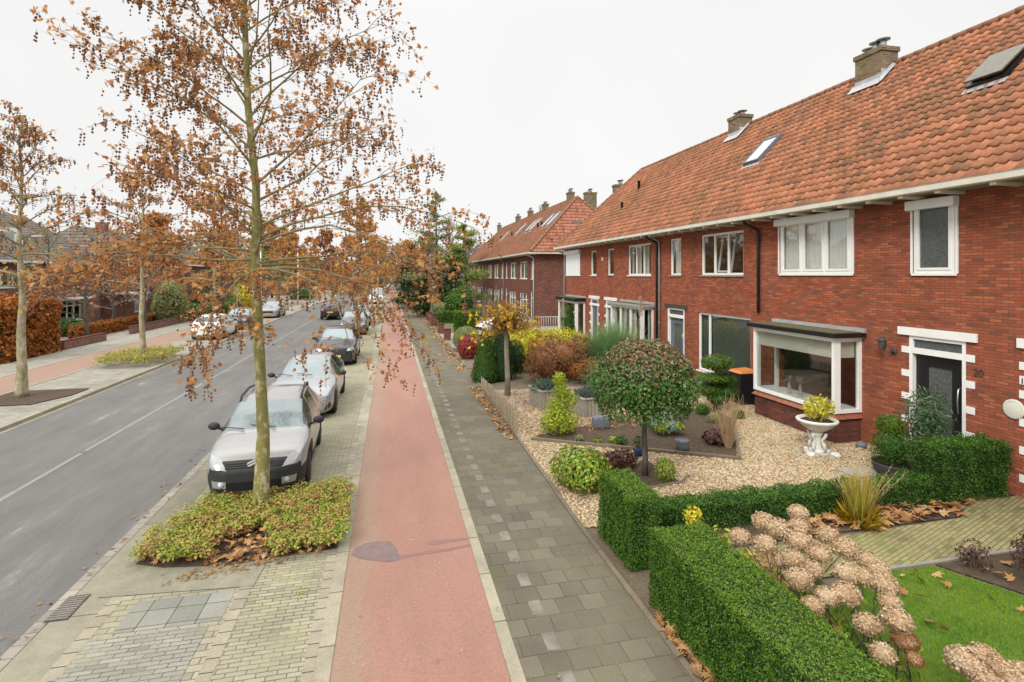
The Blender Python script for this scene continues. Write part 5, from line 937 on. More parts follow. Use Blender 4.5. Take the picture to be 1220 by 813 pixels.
e, fp, ns = car('champagne hatchback with black bumper and roof rails parked right behind the near tree', -2.37, 11.95, R(2.5), 3.9, 1.69, C3, 'p_cream', 'black', (.76, .62), .315, 'cars parked along the near kerb', dict(screen=(.98, 1.66), rear=(3.25, 3.72), side=(1.1, 3.45, (1.95, 2.85)), doors=(1.15, 2.0, 2.9), handles=(1.8, 2.75), mirror=1.32), rails=(1.75, 3.3))
for sd in (1, -1):
    fp('headlight', [(sd*.44, .62), (sd*.75, .67), (sd*.73, .845), (sd*.54, .79)], 'lens', .012, 16, 8); k = fp('fog_lamp_trim', [(sd*.44, .33), (sd*.66, .34), (sd*.68, .46), (sd*.44, .45)], 'p_silver', .022, 8, 3)
    cx_ = sd*.52; s0 = ns(cx_, .395)-1.955; build('fog_lamp', MB(lambda a, b_, c: (a, b_, c)).lathe([(.055, 0), (.05, .012), (.0, .014)], (0, 0, 0), 16, 'x'), 'lens', e, local=True).matrix_local = __import__('mathutils').Matrix.Translation((cx_, s0-.02, .395)) @ __import__('mathutils').Matrix.Rotation(R(-90), 4, 'Z')
fp('bumper', [(-.76, .30), (.76, .30), (.74, .635), (-.74, .635)], 'carblack', .009, 40, 8); fp('grille', [(-.5, .63), (.5, .63), (.52, .76), (-.52, .76)], 'carblack', .012, 16, 4)
for z in (.645, .675, .705): fp('grille_bar', [(-.47, z), (.47, z), (.47, z+.012), (-.47, z+.012)], 'underbody', .018, 10, 1)
fp('air_intake', [(-.42, .29), (.42, .29), (.45, .42), (-.45, .42)], 'underbody', .012, 8, 2); fp('skid_bar', [(-.62, .225), (.62, .225), (.62, .265), (-.62, .265)], 'steel', .02, 12, 1)
for dz in (0, .05):
    b = MB(); z0 = .665+dz
    for sd in (1, -1): b.add([(0, -.0, z0+.07), (sd*.12, .012, z0+.005), (sd*.12, .012, z0-.024), (0, 0, z0+.036)], [(0, 1, 2, 3)])
    b.open = True; b.v = [(x, y+ns(0, .7)-1.95-.05, z) for x, y, z in b.v]; build('chevron_badge', b, 'badge_silver', e, local=True)
P308 = [(0, .24, .5, .56, .62, .52), (.05, .18, .64, .69, .74, .62), (.18, .17, .73, .78, .82, .72), (.4, .17, .80, .86, .87, .76), (.9, .17, .88, .96, .9, .76), (1.2, .17, .90, 1.0, .91, .74), (1.6, .17, .91, 1.2, .91, .66), (2.05, .17, .92, 1.40, .91, .6), (2.5, .17, .93, 1.45, .91, .58), (3.1, .17, .95, 1.44, .91, .57), (3.6, .18, .98, 1.38, .9, .55), (4.0, .2, 1.0, 1.24, .87, .56), (4.2, .22, .95, 1.03, .84, .6), (4.33, .28, .85, .9, .78, .58), (4.37, .36, .68, .72, .7, .5)]
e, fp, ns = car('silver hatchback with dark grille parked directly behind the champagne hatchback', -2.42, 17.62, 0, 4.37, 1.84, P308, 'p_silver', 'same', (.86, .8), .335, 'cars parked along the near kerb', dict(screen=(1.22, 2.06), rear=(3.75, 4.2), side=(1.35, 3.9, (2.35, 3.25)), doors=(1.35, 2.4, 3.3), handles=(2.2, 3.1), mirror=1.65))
fp('grille', [(-.42, .42), (.42, .42), (.52, .62), (-.52, .62)], 'carblack', .012, 8, 3); fp('air_intake', [(-.6, .24), (.6, .24), (.5, .34), (-.5, .34)], 'underbody', .012, 8, 2)
fp('badge', [(-.045, .5), (.045, .5), (.045, .6), (-.045, .6)], 'chrome', .024, 2, 1); fp('number_plate', [(-.26, .3), (.26, .3), (.26, .41), (-.26, .41)], 'plate', .035, 4, 1)
for sd in (1, -1): fp('headlight', [(sd*.5, .60), (sd*.84, .66), (sd*.82, .74), (sd*.56, .68)], 'lens', .012, 8, 3); fp('light_strip', [(sd*.62, .4), (sd*.66, .4), (sd*.72, .6), (sd*.68, .6)], 'lens', .016, 2, 3); fp('side_vent', [(sd*.64, .26), (sd*.82, .3), (sd*.82, .44), (sd*.76, .46)], 'carblack', .012, 3, 3)
GEN = [(0, .26, .6, .66, .62, .52), (.06, .2, .74, .79, .74, .62), (.2, .19, .82, .88, .82, .72), (.9, .19, .94, 1.03, .88, .74), (1.15, .19, .96, 1.07, .89, .72), (1.85, .19, .98, 1.46, .89, .62), (2.3, .19, .99, 1.53, .89, .6), (3.2, .19, 1.02, 1.52, .89, .59), (3.7, .2, 1.04, 1.44, .87, .57), (3.95, .24, 1.0, 1.2, .82, .6), (4.1, .32, .9, .95, .76, .56), (4.14, .4, .7, .74, .68, .5)]
def gencar(label, x, y, rz, pm, group, sc=1., plate=True):
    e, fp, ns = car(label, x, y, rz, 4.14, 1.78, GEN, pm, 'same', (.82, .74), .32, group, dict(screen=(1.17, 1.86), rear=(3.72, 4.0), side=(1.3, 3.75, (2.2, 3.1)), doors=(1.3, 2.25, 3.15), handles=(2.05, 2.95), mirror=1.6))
    for sd in (1, -1): fp('headlight', [(sd*.5, .66), (sd*.8, .7), (sd*.78, .82), (sd*.54, .78)], 'lens', .012, 5, 2); fp('tail_light', [(sd*.6, .78), (sd*.76, .78), (sd*.72, 1.02), (sd*.6, 1.02)], 'redlens', .014, 3, 3, True)
    fp('grille', [(-.46, .5), (.46, .5), (.46, .7), (-.46, .7)], 'carblack', .012, 6, 2); fp('number_plate', [(-.26, .4), (.26, .4), (.26, .5), (-.26, .5)], 'plate', .03, 3, 1); fp('rear_number_plate', [(-.26, .62), (.26, .62), (.26, .73), (-.26, .73)], 'plate', .03, 3, 1, True); return e
NK, FK = 'cars parked along the near kerb', 'cars parked across the road'
gencar('black car with a yellow front plate parked third from the near tree', -2.35, 26.4, 0, 'p_black', NK); gencar('dark grey car parked further along the near kerb behind the hanging leaves', -2.4, 38.6, 0, 'p_grey', NK); gencar('silver car parked beyond the dark ones near the cycle track', -2.4, 45.0, 0, 'p_silver', NK)
gencar('white hatchback seen from behind, parked across the road', -10.85, 37.6, R(180), 'p_white', FK); gencar('dark grey car facing the camera just beyond the white hatchback', -10.85, 43.6, 0, 'p_grey', FK); gencar('silver car facing the camera, last in view across the road', -10.85, 54.4, 0, 'p_silver', FK)
gencar('black car driving away in the middle distance behind the hanging leaves', -5.2, 52, R(180), 'p_black', 'cars further down the road')
gencar('white car parked nose out on the driveway between the two brick rows', 7.2, 34.6, R(-60), 'p_white', 'cars on the driveway')
VAN = [(0, .3, .8, .86, .75, .65), (.1, .25, .95, 1.02, .88, .8), (.6, .24, 1.1, 1.2, .95, .82), (1.2, .24, 1.2, 1.85, .97, .8), (1.5, .24, 1.2, 2.1, .97, .8), (4.8, .24, 1.2, 2.15, .97, .82), (5.0, .28, 1.15, 2.0, .95, .8), (5.05, .4, .9, 1.3, .9, .75)]
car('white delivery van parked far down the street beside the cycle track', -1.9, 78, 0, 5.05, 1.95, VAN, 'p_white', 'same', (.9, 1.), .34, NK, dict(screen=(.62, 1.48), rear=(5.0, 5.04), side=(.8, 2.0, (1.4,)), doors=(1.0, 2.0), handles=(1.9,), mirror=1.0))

# ================= STREET FURNITURE =================
def lamppost(label, x, y, h=8., arm=1.0, r=.07):
    e = empty('street_lamp', (x, y, 0), label, 'street lamp', 'street lamps'); build('pole', MB().tube([(x, y, 0), (x, y, h*.5), (x, y, h)], [r*1.3, r, r*.7], 10), 'lamppost', e); build('arm', MB().tube([(x, y, h-.05), (x+arm*.5, y, h+.1), (x+arm, y, h+.12)], .035, 8), 'lamppost', e); build('lamp_head', MB().box(x+arm-.1, x+arm+.5, y-.12, y+.12, h+.06, h+.17), 'zinc', e, bevel=.03)
lamppost('slim white lamp post behind the orange beech hedge', -19.6, 34.5, 6.0, .5, .04); lamppost('white street lamp beyond the white hatchback across the road', -12.0, 55, 7, .9, .09); lamppost('white street lamp far off on the left of the road', -12.0, 76, 7.5, .9, .10); lamppost('white street lamp beside the far cycle track', -1.35, 62, 7, -1., .09)
def pier(label, x, y, s=.4, h=.68): e = empty('brick_pier', (x, y, 0), label, 'pier', 'low brick piers by the pavement'); build('shaft', MB().box(x-s/2, x+s/2, y-s/2, y+s/2, 0, h), 'brick_far', e); build('cap', MB().box(x-s/2-.02, x+s/2+.02, y-s/2-.02, y+s/2+.02, h, h+.05), 'brick_base', e)
pier('brick pier nearest the camera at the driveway mouth', 3.4, 32.9); pier('second brick pier just behind the first at the driveway mouth', 3.35, 36.7); pier('third low brick pier further along the pavement', 3.35, 42.5); pier('fourth low brick pier near the pollarded tree', 3.35, 48)
def lowwall(label, pts, h=.5, w_=.22, mat='brick_left', cap=True, group='low brick garden walls across the road'):
    e = empty('garden_wall', (*pts[0], 0), label, 'wall', group); b, c = MB(), MB()
    for (xa, ya), (xb, yb) in zip(pts[:-1], pts[1:]):
        d = sqrt((xb-xa)**2+(yb-ya)**2); nx, ny = -(yb-ya)/d*w_/2, (xb-xa)/d*w_/2; b.prism([(xa-nx, ya-ny), (xb-nx, yb-ny), (xb+nx, yb+ny), (xa+nx, ya+ny)], 0, h); k = 1.12; c.prism([(xa-nx*k, ya-ny*k), (xb-nx*k, yb-ny*k), (xb+nx*k, yb+ny*k), (xa+nx*k, ya+ny*k)], h, h+.05)
    build('brickwork', b, mat, e); build('coping', c, 'brick_base', e); return e
lowwall('low brick garden wall next to the orange beech hedge across the road', [(-16.8, 32.7), (-16.8, 37.0)]); lowwall('longer low brick garden wall with a pier across the road', [(-16.9, 40.6), (-16.9, 66)], .55); lowwall('low brick wall edging the pavement before the evergreens', [(3.35, 42), (3.35, 62)], .45, .2, 'brick_far', group='low brick walls on the near side')
e = empty('metal_railing', (11, 36.5, 0), 'low white metal railing beside the end bay window', 'railing'); b = MB()
for i in range(12): b.tube([(10.4+.18*i, 37.8, 0), (10.4+.18*i, 37.8, .95)], .015, 5)
b.box(10.35, 12.5, 37.78, 37.82, .93, .97).box(10.35, 12.5, 37.78, 37.82, .1, .13); build('bars', b, 'lamppost', e)
# picket fence
e = empty('picket_fence', (3.1, 16, 0), 'short weathered wooden picket fence along the pavement by the gravel garden', 'fence'); rr = random.Random(2); n = 30
for i in range(n):
    f = i/(n-1); x, y = 3.06+.08*f, 13.12+5.7*f; hh = .72-.3*f+rr.uniform(-.02, .02)+ (.06 if i == 0 else 0); wd = .033 if i else .05; k = rr.uniform(-.02, .02); b = MB(); b.add([(x-.012, y-wd, .03), (x+.012, y-wd, .03), (x+.012, y+wd, .03), (x-.012, y+wd, .03), (x-.012+k, y-wd, hh-.05), (x+.012+k, y-wd, hh-.05), (x+.012+k, y+wd, hh-.05), (x-.012+k, y+wd, hh-.05), (x+k, y, hh)], [(0,3,2,1),(0,1,5,4),(1,2,6,5),(2,3,7,6),(3,0,4,7),(4,5,8),(5,6,8),(6,7,8),(7,4,8)]); build('picket', b, 'fence', e)
for z in (.18, .42): b = MB(); b.tube([(3.085, 13.1, z+.05), (3.165, 18.85, z*.7)], .02, 4, sm=False); build('rail', b, 'fence', e)
# bins
e = empty('wheelie_bin', (10.75, 15.1, 0), 'black wheelie bin with an orange lid against the wall left of the large bay', 'bin'); b = MB(); x0, x1, y0, y1 = 10.35, 10.92, 14.35, 14.95
b.add([(x0+.06, y0+.05, .05), (x1, y0+.05, .05), (x1, y1-.05, .05), (x0+.06, y1-.05, .05), (x0, y0, 1.0), (x1, y0, 1.0), (x1, y1, 1.0), (x0, y1, 1.0)], [(0,3,2,1),(4,5,6,7),(0,1,5,4),(1,2,6,5),(2,3,7,6),(3,0,4,7)]); build('bin_body', b, 'binblack', e, bevel=.02)
b = MB(); b.add([(x0-.03, y0-.03, 1.0), (x1+.03, y0-.03, 1.0), (x1+.03, y1+.03, 1.0), (x0-.03, y1+.03, 1.0), (x0+.05, y0+.04, 1.07), (x1, y0+.04, 1.1), (x1, y1-.04, 1.1), (x0+.05, y1-.04, 1.07)], [(0,3,2,1),(4,5,6,7),(0,1,5,4),(1,2,6,5),(2,3,7,6),(3,0,4,7)]); build('lid', b, 'orange', e, bevel=.015)
for yy in (y0+.02, y1-.07): build('wheel', MB().lathe([(.1, 0), (.1, .05)], (x1-.08, yy, .1), 14, 'x'), 'tyre', e)
# urn
ux, uy = 9.3, 10.2; e = empty('garden_urn', (ux, uy, 0), 'white ornamental stone urn planter standing before the large bay window', 'urn')
build('bowl', MB().lathe([(.08, .50), (.2, .56), (.33, .66), (.37, .72), (.42, .735), (.43, .78), (.39, .80), (.36, .78), (.34, .74)], (ux, uy, 0), 28), 'stonewhite', e); b = MB().lathe([(.17, .05), (.16, .12), (.10, .16), (.075, .3), (.09, .42), (.13, .48), (.1, .52)], (ux, uy, 0), 20)
for k in range(4): a = k*pi/2+.4; b.tube([(ux+.17*cos(a), uy+.17*sin(a), .12), (ux+.15*cos(a), uy+.15*sin(a), .25), (ux+.1*cos(a), uy+.1*sin(a), .33), (ux+.17*cos(a), uy+.17*sin(a), .42), (ux+.2*cos(a), uy+.2*sin(a), .5)], [.035, .045, .03, .035, .03], 8)
build('pedestal', b, 'stonewhite', e); build('foot', MB().box(ux-.2, ux+.2, uy-.2, uy+.2, 0, .06), 'stonewhite', e, bevel=.01); build('potting_soil', MB().lathe([(.34, .745), (.1, .76)], (ux, uy, 0), 20), 'soil', e)
bush('potted_shrub', 'yellow-green spiky shrub growing in the white urn', 'shrub', (ux+.05, uy, .76), (.3, .3, .26), 420, .085, 'yellow', core=None, stems=9, zc=1.03, seed=5)
rr = random.Random(4)
for i in range(11):
    a = 2*pi*i/11+rr.uniform(-.2, .2); d = rr.uniform(.28, .42); r = rr.uniform(.06, .12); tagged(build('boulder', MB().blob((ux+d*cos(a), uy+d*sin(a), r*.5), (r, r*rr.uniform(.8, 1.2), r*.62), 9, .12, i), 'stone' if i % 3 else 'stonewhite'), ('pale' if i % 3 == 0 else 'tan')+' stone by the urn foot, '+['rightmost towards the bay', 'at its right rear', 'behind it on the right', 'behind it, towards the street end', 'behind it on the left', 'at its left rear', 'leftmost', 'at its left front', 'in front on the left', 'nearest the camera', 'in front on the right'][i], 'stone', 'stones round the urn')
tagged(build('boulder', MB().blob((10.6, 10.3, .08), (.13, .11, .09), 9, .12, 44), 'slate'), 'dark stone against the brick base below the bay side window', 'stone')
# pots and planters
def planter(label, x, y, s, h, rot):
    e = empty('wooden_planter', (x, y, 0), label, 'planter', 'square slatted planters'); c, s_ = cos(rot), sin(rot); mpf = lambda a, b_, z: (x+a*c-b_*s_, y+a*s_+b_*c, z); b = MB(mpf); n = 7
    for k in range(4):
        for i in range(n):
            u = -s/2+s*i/n; t = .03; q = [(u+.008, -s/2), (u+s/n-.008, -s/2), (u+s/n-.008, -s/2+t), (u+.008, -s/2+t)]; ca, sa = cos(k*pi/2), sin(k*pi/2); b.prism([(p[0]*ca-p[1]*sa, p[0]*sa+p[1]*ca) for p in q], .02, h)
    build('slats', b, 'planter', e); b = MB(mpf)
    for k in range(4): ca, sa = cos(k*pi/2), sin(k*pi/2); q = [(-s/2-.03, -s/2-.03), (s/2+.03, -s/2-.03), (s/2-.05, -s/2+.05), (-s/2+.05, -s/2+.05)]; b.prism([(p[0]*ca-p[1]*sa, p[0]*sa+p[1]*ca) for p in q], h, h+.04)
    build('rim', b, 'planter', e); b = MB(mpf).box(-s/2+.04, s/2-.04, -s/2+.04, s/2-.04, .05, h-.05); build('potting_soil', b, 'soil', e)
    g = np.random.default_rng(int(x*99)); m = 2600; a = g.uniform(0, 6.28, m); q = g.random(m)**.6; D = np.c_[np.cos(a)*q, np.sin(a)*q, .35+.65*np.sqrt(1-q*q)]; t = empty('grass_clump', (x, y, h), 'blue-grey fescue mound filling the '+('further' if y > 15.2 else 'nearer')+' slatted planter', 'grass clump', 'fescue in planters')
    scatter('blades', np.tile((x, y, h-.03), (m, 1))+g.normal(0, s*.17, (m, 3))*(1, 1, .1), g.normal(0, 1, (m, 3)), g.uniform(.16, .34, m), .035, 'blade', 'fescue', t, tilt=.2, dirs=D*1.3, r=g)
planter('pale slatted square planter further from the camera, behind the lime shrub', 4.75, 15.85, .92, .52, R(8)); planter('pale slatted square planter nearer the round-headed tree', 5.6, 14.6, .85, .52, R(8))
def pot(label, x, y, prof, mat, cat='pot', name='garden_pot', soil=True, z=.03, n=20, group=None):
    e = empty(name, (x, y, z), label, cat, group); build('vessel', MB().lathe(prof, (x, y, z), n), mat, e); r = prof[-1][0]*.98; h = prof[-1][1]
    if soil: build('potting_soil', MB().lathe([(r, h-.03), (r*.3, h-.02)], (x, y, z), n), 'soil', e)
    return e
p = G(716, 512); e = empty('stone_block', (p[0], p[1], 0), 'blue-grey rounded stone trough under the left of the round-headed tree', 'stone trough'); build('block', MB().box(p[0]-.24, p[0]+.24, p[1]-.1, p[1]+.1, .02, .36), 'slate', e, bevel=.07)
p = G(798, 505); e = empty('stone_trough', (p[0], p[1], 0), 'pale grey square pot behind the silvery sage', 'pot'); build('block', MB().box(p[0]-.2, p[0]+.2, p[1]-.2, p[1]+.2, .02, .34), 'concrete', e, bevel=.04); build('potting_soil', MB().box(p[0]-.15, p[0]+.15, p[1]-.15, p[1]+.15, .335, .35), 'soil', e)
p = G(813, 540); pot('small round grey stone pot near the front edge of the large bed', p[0], p[1], [(.13, 0), (.15, .12), (.155, .25), (.15, .27), (.125, .27), (.12, .25)], 'slate')
p = G(764, 547); pot('small dark blue pot beside the trunk of the round-headed tree', p[0]-.02, p[1]+.1, [(.07, 0), (.12, .14), (.1, .2), (.09, .2)], 'blue'); bush('small_plant', 'small dark plant in the blue pot beside the round tree trunk', 'plant', (p[0]-.02, p[1]+.1, .2), (.13, .13, .14), 120, .05, 'conifer', core=None, seed=3)
p = G(1067, 568); pot('wide dark round pot by the door holding a bright green conifer', 9.75, 8.75, [(.2, 0), (.31, .06), (.36, .22), (.37, .25), (.34, .25), (.33, .22)], 'pot'); bush('dwarf_conifer', 'bright green rounded dwarf conifer in the wide dark pot', 'conifer', (9.75, 8.75, .2), (.36, .36, .4), 5200, .04, 'conifer', asp=.35, seed=8, zc=.58, lump=.28)
bush('dwarf_conifer', 'wide dark pot conifer crown' if False else 'bright upper ball of clipped conifer above the wide dark pot', 'conifer', (9.78, 8.85, .75), (.24, .24, .2), 2400, .04, 'yewtop', asp=.35, seed=18, zc=1.0, stems=2)
pot('tall black pot beside the black door holding an oleander', 10.35, 8.55, [(.16, 0), (.22, .3), (.24, .42), (.22, .42), (.21, .4)], 'binblack')
e = bush('oleander', 'tall leggy dark green oleander in front of the black door', 'shrub', (10.4, 8.6, .42), (.42, .48, .62), 1500, .12, 'oleander', asp=.22, core=None, stems=16, zc=1.12, shell=.9, seed=12, lump=.25, tilt=.8)

# ================= GARDEN PLANTS =================
def treelet(label, x, y, h, r, name='small_tree', bark='pale_bark', cat='tree', group=None, lean=(0, 0)):
    e = empty(name, (x, y, 0), label, cat, group); b = MB(); b.tube([(x, y, 0), (x+lean[0]*.3+.01, y, h*.3), (x+lean[0]*.6-.01, y+.01, h*.65), (x+lean[0], y+lean[1], h)], [r*1.25, r, r*.95, r*.85], 12); build('trunk', b, bark, e); return e
# round-headed tree on a stem
tx, ty = 4.93, 9.82; e = treelet('round-headed evergreen tree on a single stem with bronze young leaves on top', tx, ty, 1.35, .055, bark='darkbark', name='standard_tree'); cz = 1.78
P, D = ell(11500, (tx, ty, cz), (1.0, 1.0, .98), .35, 3, -.6, .07, 6); z = P[:, 2]; P[:, 2] = np.maximum(z, cz-.52+.05*np.sin(P[:, 0]*9)); tp = rng.random(len(P)) < np.clip((D[:, 2]-.15)*1.3, .06, .75)
scatter('lower_leaves', P[~tp], D[~tp], .072, .5, 'leaf', 'photinia', e, tilt=.55, droop=.5); scatter('bronze_leaves', P[tp], D[tp], .072, .5, 'leaf', 'photinia_top', e, tilt=.6); build('inner_growth', MB().blob((tx, ty, cz+.1), (.72, .72, .62), 14, .06, 2), 'darkyew', e)
b = MB()
for k in range(9): a = k*.7; b.tube([(tx, ty, 1.2), (tx+.3*cos(a), ty+.3*sin(a), 1.5), (tx+.7*cos(a), ty+.7*sin(a), 1.8)], [.03, .02, .008], 6)
build('branches', b, 'darkbark', e)
# pollarded tree with yellow leaves
tx, ty = 3.79, 17.37; e = treelet('small pollarded tree with a dense twiggy head and bright yellow leaves', tx, ty, 2.2, .085, name='pollarded_tree', lean=(-.05, 0)); g = random.Random(4); b = MB(); P = []
for k in range(300):
    a = g.uniform(0, 6.28); el = g.uniform(-.25, 1.2); L_ = g.uniform(.4, 1.1); p = np.array([tx-.05, ty, 2.2+g.uniform(0, .25)]); d = np.array([cos(a)*cos(el), sin(a)*cos(el), sin(el)*.75]); q = [p]
    for s in range(4): d = unit(d+np.array([g.gauss(0, .18), g.gauss(0, .18), g.gauss(.02, .15)])); p = p+d*L_/4; q.append(p)
    b.tube(q, [.012, .009, .006, .004, .003], 4, cap=False); P += q[2:]
build('branches', b, 'brownh' if False else 'twig', e); P = np.array(P); q = rng.integers(0, len(P), 2600); scatter('brown_leaves', P[q]+rng.normal(0, .05, (2600, 3)), rng.normal(0, 1, (2600, 3)), .06, .8, 'leaf', 'brownh', e, droop=.3); q = rng.integers(0, len(P), 480); scatter('yellow_leaves', P[q]+rng.normal(0, .05, (480, 3)), rng.normal(0, 1, (480, 3)), .115, 1.1, 'palm', 'leaf_yellow', e, droop=.3, sv=.2)
b = MB(); P = []
for (dx, h_) in ((-1.15, 1.9), (-.95, 2.6), (.85, 2.5), (1.1, 2.2), (1.0, 1.8)):
    p1 = (tx+dx, ty+.2, h_); b.tube([(tx-.05, ty, 2.2), (tx+dx*.5, ty+.1, h_+.15), p1], [.012, .008, .003], 4); P += [np.array(p1)+rng.normal(0, .13, 3) for _ in range(16)]
build('long_shoots', b, 'twig', e); scatter('shoot_leaves', np.array(P), rng.normal(0, 1, (len(P), 3)), .12, 1.1, 'palm', 'leaf_yellow', e, droop=.3, sv=.2)
def cone(name, label, x, y, r, h, n, size, mat, seed, cat='conifer', pw=.75, asp=.3, group=None):
    e = empty(name, (x, y, 0), label, cat, group); g = np.random.default_rng(seed); t = g.random(n)**.8; a = g.uniform(0, 6.28, n); rad = r*np.minimum(1, (1-t)**pw*1.12)*(.9+.1*np.minimum(1, t*12)); P = np.c_[x+rad*np.cos(a), y+rad*np.sin(a), .03+t*h]; P += np.c_[np.cos(a), np.sin(a), a*0]*(.05*wob(P, 5, seed)+g.normal(0, .02, n))[:, None]
    scatter('foliage', P, np.c_[np.cos(a), np.sin(a), np.full(n, .4)], size, asp, 'leaf', mat, e, tilt=.5, dirs=np.tile((0, 0, 1.), (n, 1)), r=g); b = MB(); b.lathe([(r*.85, .05), (r*.86, h*.2), (r*.8*(.5)**pw, h*.5), (r*.8*(.2)**pw, h*.8), (.02, h*.97)], (x, y, 0), 14); build('inner_growth', b, 'darkyew', e); build('stem', MB().tube([(x, y, 0), (x, y, .3)], .06, 6), 'darkbark', e); return e
cone('cone_conifer', 'broad bright green cone-shaped conifer beside the pavement, left of the pair', 3.45, 19.8, .52, 1.95, 9000, .06, 'conifer', 1, pw=.85); cone('cone_conifer', 'darker upright cone-shaped conifer behind the pollarded tree stem', 4.15, 20.0, .42, 2.25, 9000, .06, 'dkconifer', 2, pw=.5); bush('rounded_conifer', 'dark rounded conifer half hidden behind the pair of cones', 'conifer', (4.75, 20.4, 0), (.4, .4, .78), 5000, .06, 'dkconifer', asp=.3, seed=6)
cone('slim_cypress', 'slim dark columnar cypress in front of the end bay window', 9.0, 26.5, .32, 2.35, 5000, .07, 'conifer', 3, pw=.25)
bush('barberry_bush', 'bright red bush between the green shrubs by the pavement', 'shrub', (3.65, 25.6, 0), (.5, .5, .58), 4200, .07, 'redb', core='purple', seed=7); bush('rounded_shrub', 'dark olive rounded shrub behind the red bush', 'shrub', (3.95, 28.4, 0), (.72, .72, .66), 5000, .07, 'pine', core='darkyew', seed=8, lump=.04)
hedge('clipped_column_hedge', 'tall bright green clipped column of hedge at the driveway corner', 3.75, 4.75, 30.8, 32.0, 1.85, 3000, .08, 9, 'conifer', 'yewtop', .05); hedge('clipped_hedge', 'low bright green hedge along the driveway behind the cones', 4.8, 9, 27.6, 28.3, .9, 1800, .08, 11, 'yewtop', 'lime', .05)
bush('golden_shrub', 'bright yellow leafy shrub behind the conifer pair', 'shrub', (5.9, 24.0, 0), (.95, .9, .85), 3600, .11, 'yellow', core='conifer', seed=10); bush('golden_shrub', 'small square yellow-green shrub left of the brown hydrangeas', 'shrub', (5.3, 21.6, 0), (.45, .45, .75), 1800, .09, 'yellow', core='conifer', seed=11, lump=.03); bush('golden_shrub', 'yellow-green shrub under the slim cypress', 'shrub', (8.2, 25.0, 0), (1.3, .9, .75), 3600, .1, 'yellow', core='conifer', seed=13)
bush('golden_shrub', 'low lime shrub left of the pampas grass', 'shrub', (9.3, 22.6, 0), (.9, .9, .62), 2200, .1, 'lime', core='conifer', seed=14)
for i, (x, y, r, h) in enumerate([(5.6, 19.3, .75, .85), (6.5, 19.9, .95, 1.0), (7.4, 20.6, .9, .95), (6.3, 21.4, .9, 1.0)]):
    l = ['left brown dried hydrangea bush behind the planters', 'middle brown dried hydrangea bush behind the planters', 'right brown dried hydrangea bush next to the pampas grass', 'rear brown dried hydrangea bush behind the planters'][i]; e = bush('dried_hydrangea', l, 'hydrangea', (x, y, 0), (r, r*.8, h*.8), 1300, .09, 'brownh', core='brownh', seed=20+i, group='brown hydrangeas behind the planters', stems=12)
    P, D = ell(26, (x, y, h*.75), (r, r*.8, h*.8), .1, 30+i, -.1); Q = []; DD = []
    for k in range(len(P)): a, b_ = ell(70, P[k], (.12, .12, .1), .2, k, -1); Q.append(a); DD.append(b_)
    scatter('flower_heads', np.vstack(Q), np.vstack(DD), .045, .9, 'leaf', 'brownh', e, tilt=.5)
bush('fern_clump', 'tawny fern-like shrub at the right of the brown hydrangeas', 'shrub', (7.3, 18.9, 0), (.9, .6, .45), 1600, .11, 'rust', asp=.3, core=None, seed=35)
def grassclump(name, label, x, y, n, L0, L1, mat, seed, wd=.03, spread=.9, base=.15, cat='grass', zc=0, plumes=0, plen=2.0, arc=True, parts='blades'):
    e = empty(name, (x, y, 0), label, cat); g = np.random.default_rng(seed); V, Fi = [], []
    for i in range(n):
        a = g.uniform(0, 6.28); L_ = g.uniform(L0, L1); q = g.uniform(.1, 1)*spread; p = np.array([x+g.normal(0, base), y+g.normal(0, base), zc]); pts = [p]; el = pi/2-q*.55
        for s in range(5): el -= q*(.16+.10*s) if arc else q*.03; p = p+np.array([cos(a)*cos(el), sin(a)*cos(el), sin(el)])*L_/5; pts.append(p)
        sd = np.array([-sin(a), cos(a), 0])*wd*.5; o = len(V)
        for s, pt in enumerate(pts): k = 1-(s/5)**2*.93; V += [pt-sd*k, pt+sd*k]
        Fi += [(o+2*s, o+2*s+1, o+2*s+3, o+2*s+2) for s in range(5)]
    V = np.array(V)-np.array(OFF[e.name]); put(parts, raw(parts, V, 0, np.array(Fi), mat=M[mat]), e); return e
e = grassclump('pampas_grass', 'big clump of pampas grass with two pale plumes in front of the pale bay', 8.7, 20.2, 3200, 1.5, 2.4, 'pampas', 1, .028, 1.0, .3)
for k, (dx, dy, h) in enumerate([(-1.3, 2.6, 2.85), (1.1, -.1, 3.05)]):
    p = np.array([8.8+dx, 20.2+dy, 0]); build('plume_stalk', MB().tube([(8.7+dx*.5, 20.2+dy*.5, 0), (p[0], p[1], h*.6), (p[0]+.03, p[1], h)], [.012, .01, .005], 5), 'tanstem', e); g = np.random.default_rng(k); m = 700; t = g.random(m); P = np.c_[p[0]+g.normal(0, .04, m)*(1.3-t), p[1]+g.normal(0, .04, m)*(1.3-t), h-.75+t*.8]; scatter('plume', P, g.normal(0, 1, (m, 3)), .09, .12, 'leaf', 'plume', e, dirs=np.tile((0, 0, 1.), (m, 1)), r=g)
grassclump('dark_grass_mound', 'rounded darker green grass mound left of the pampas grass', 7.7, 18.4, 2200, .6, 1.1, 'pampas', 3, .02, 1.1, .3, cat='grass'); 
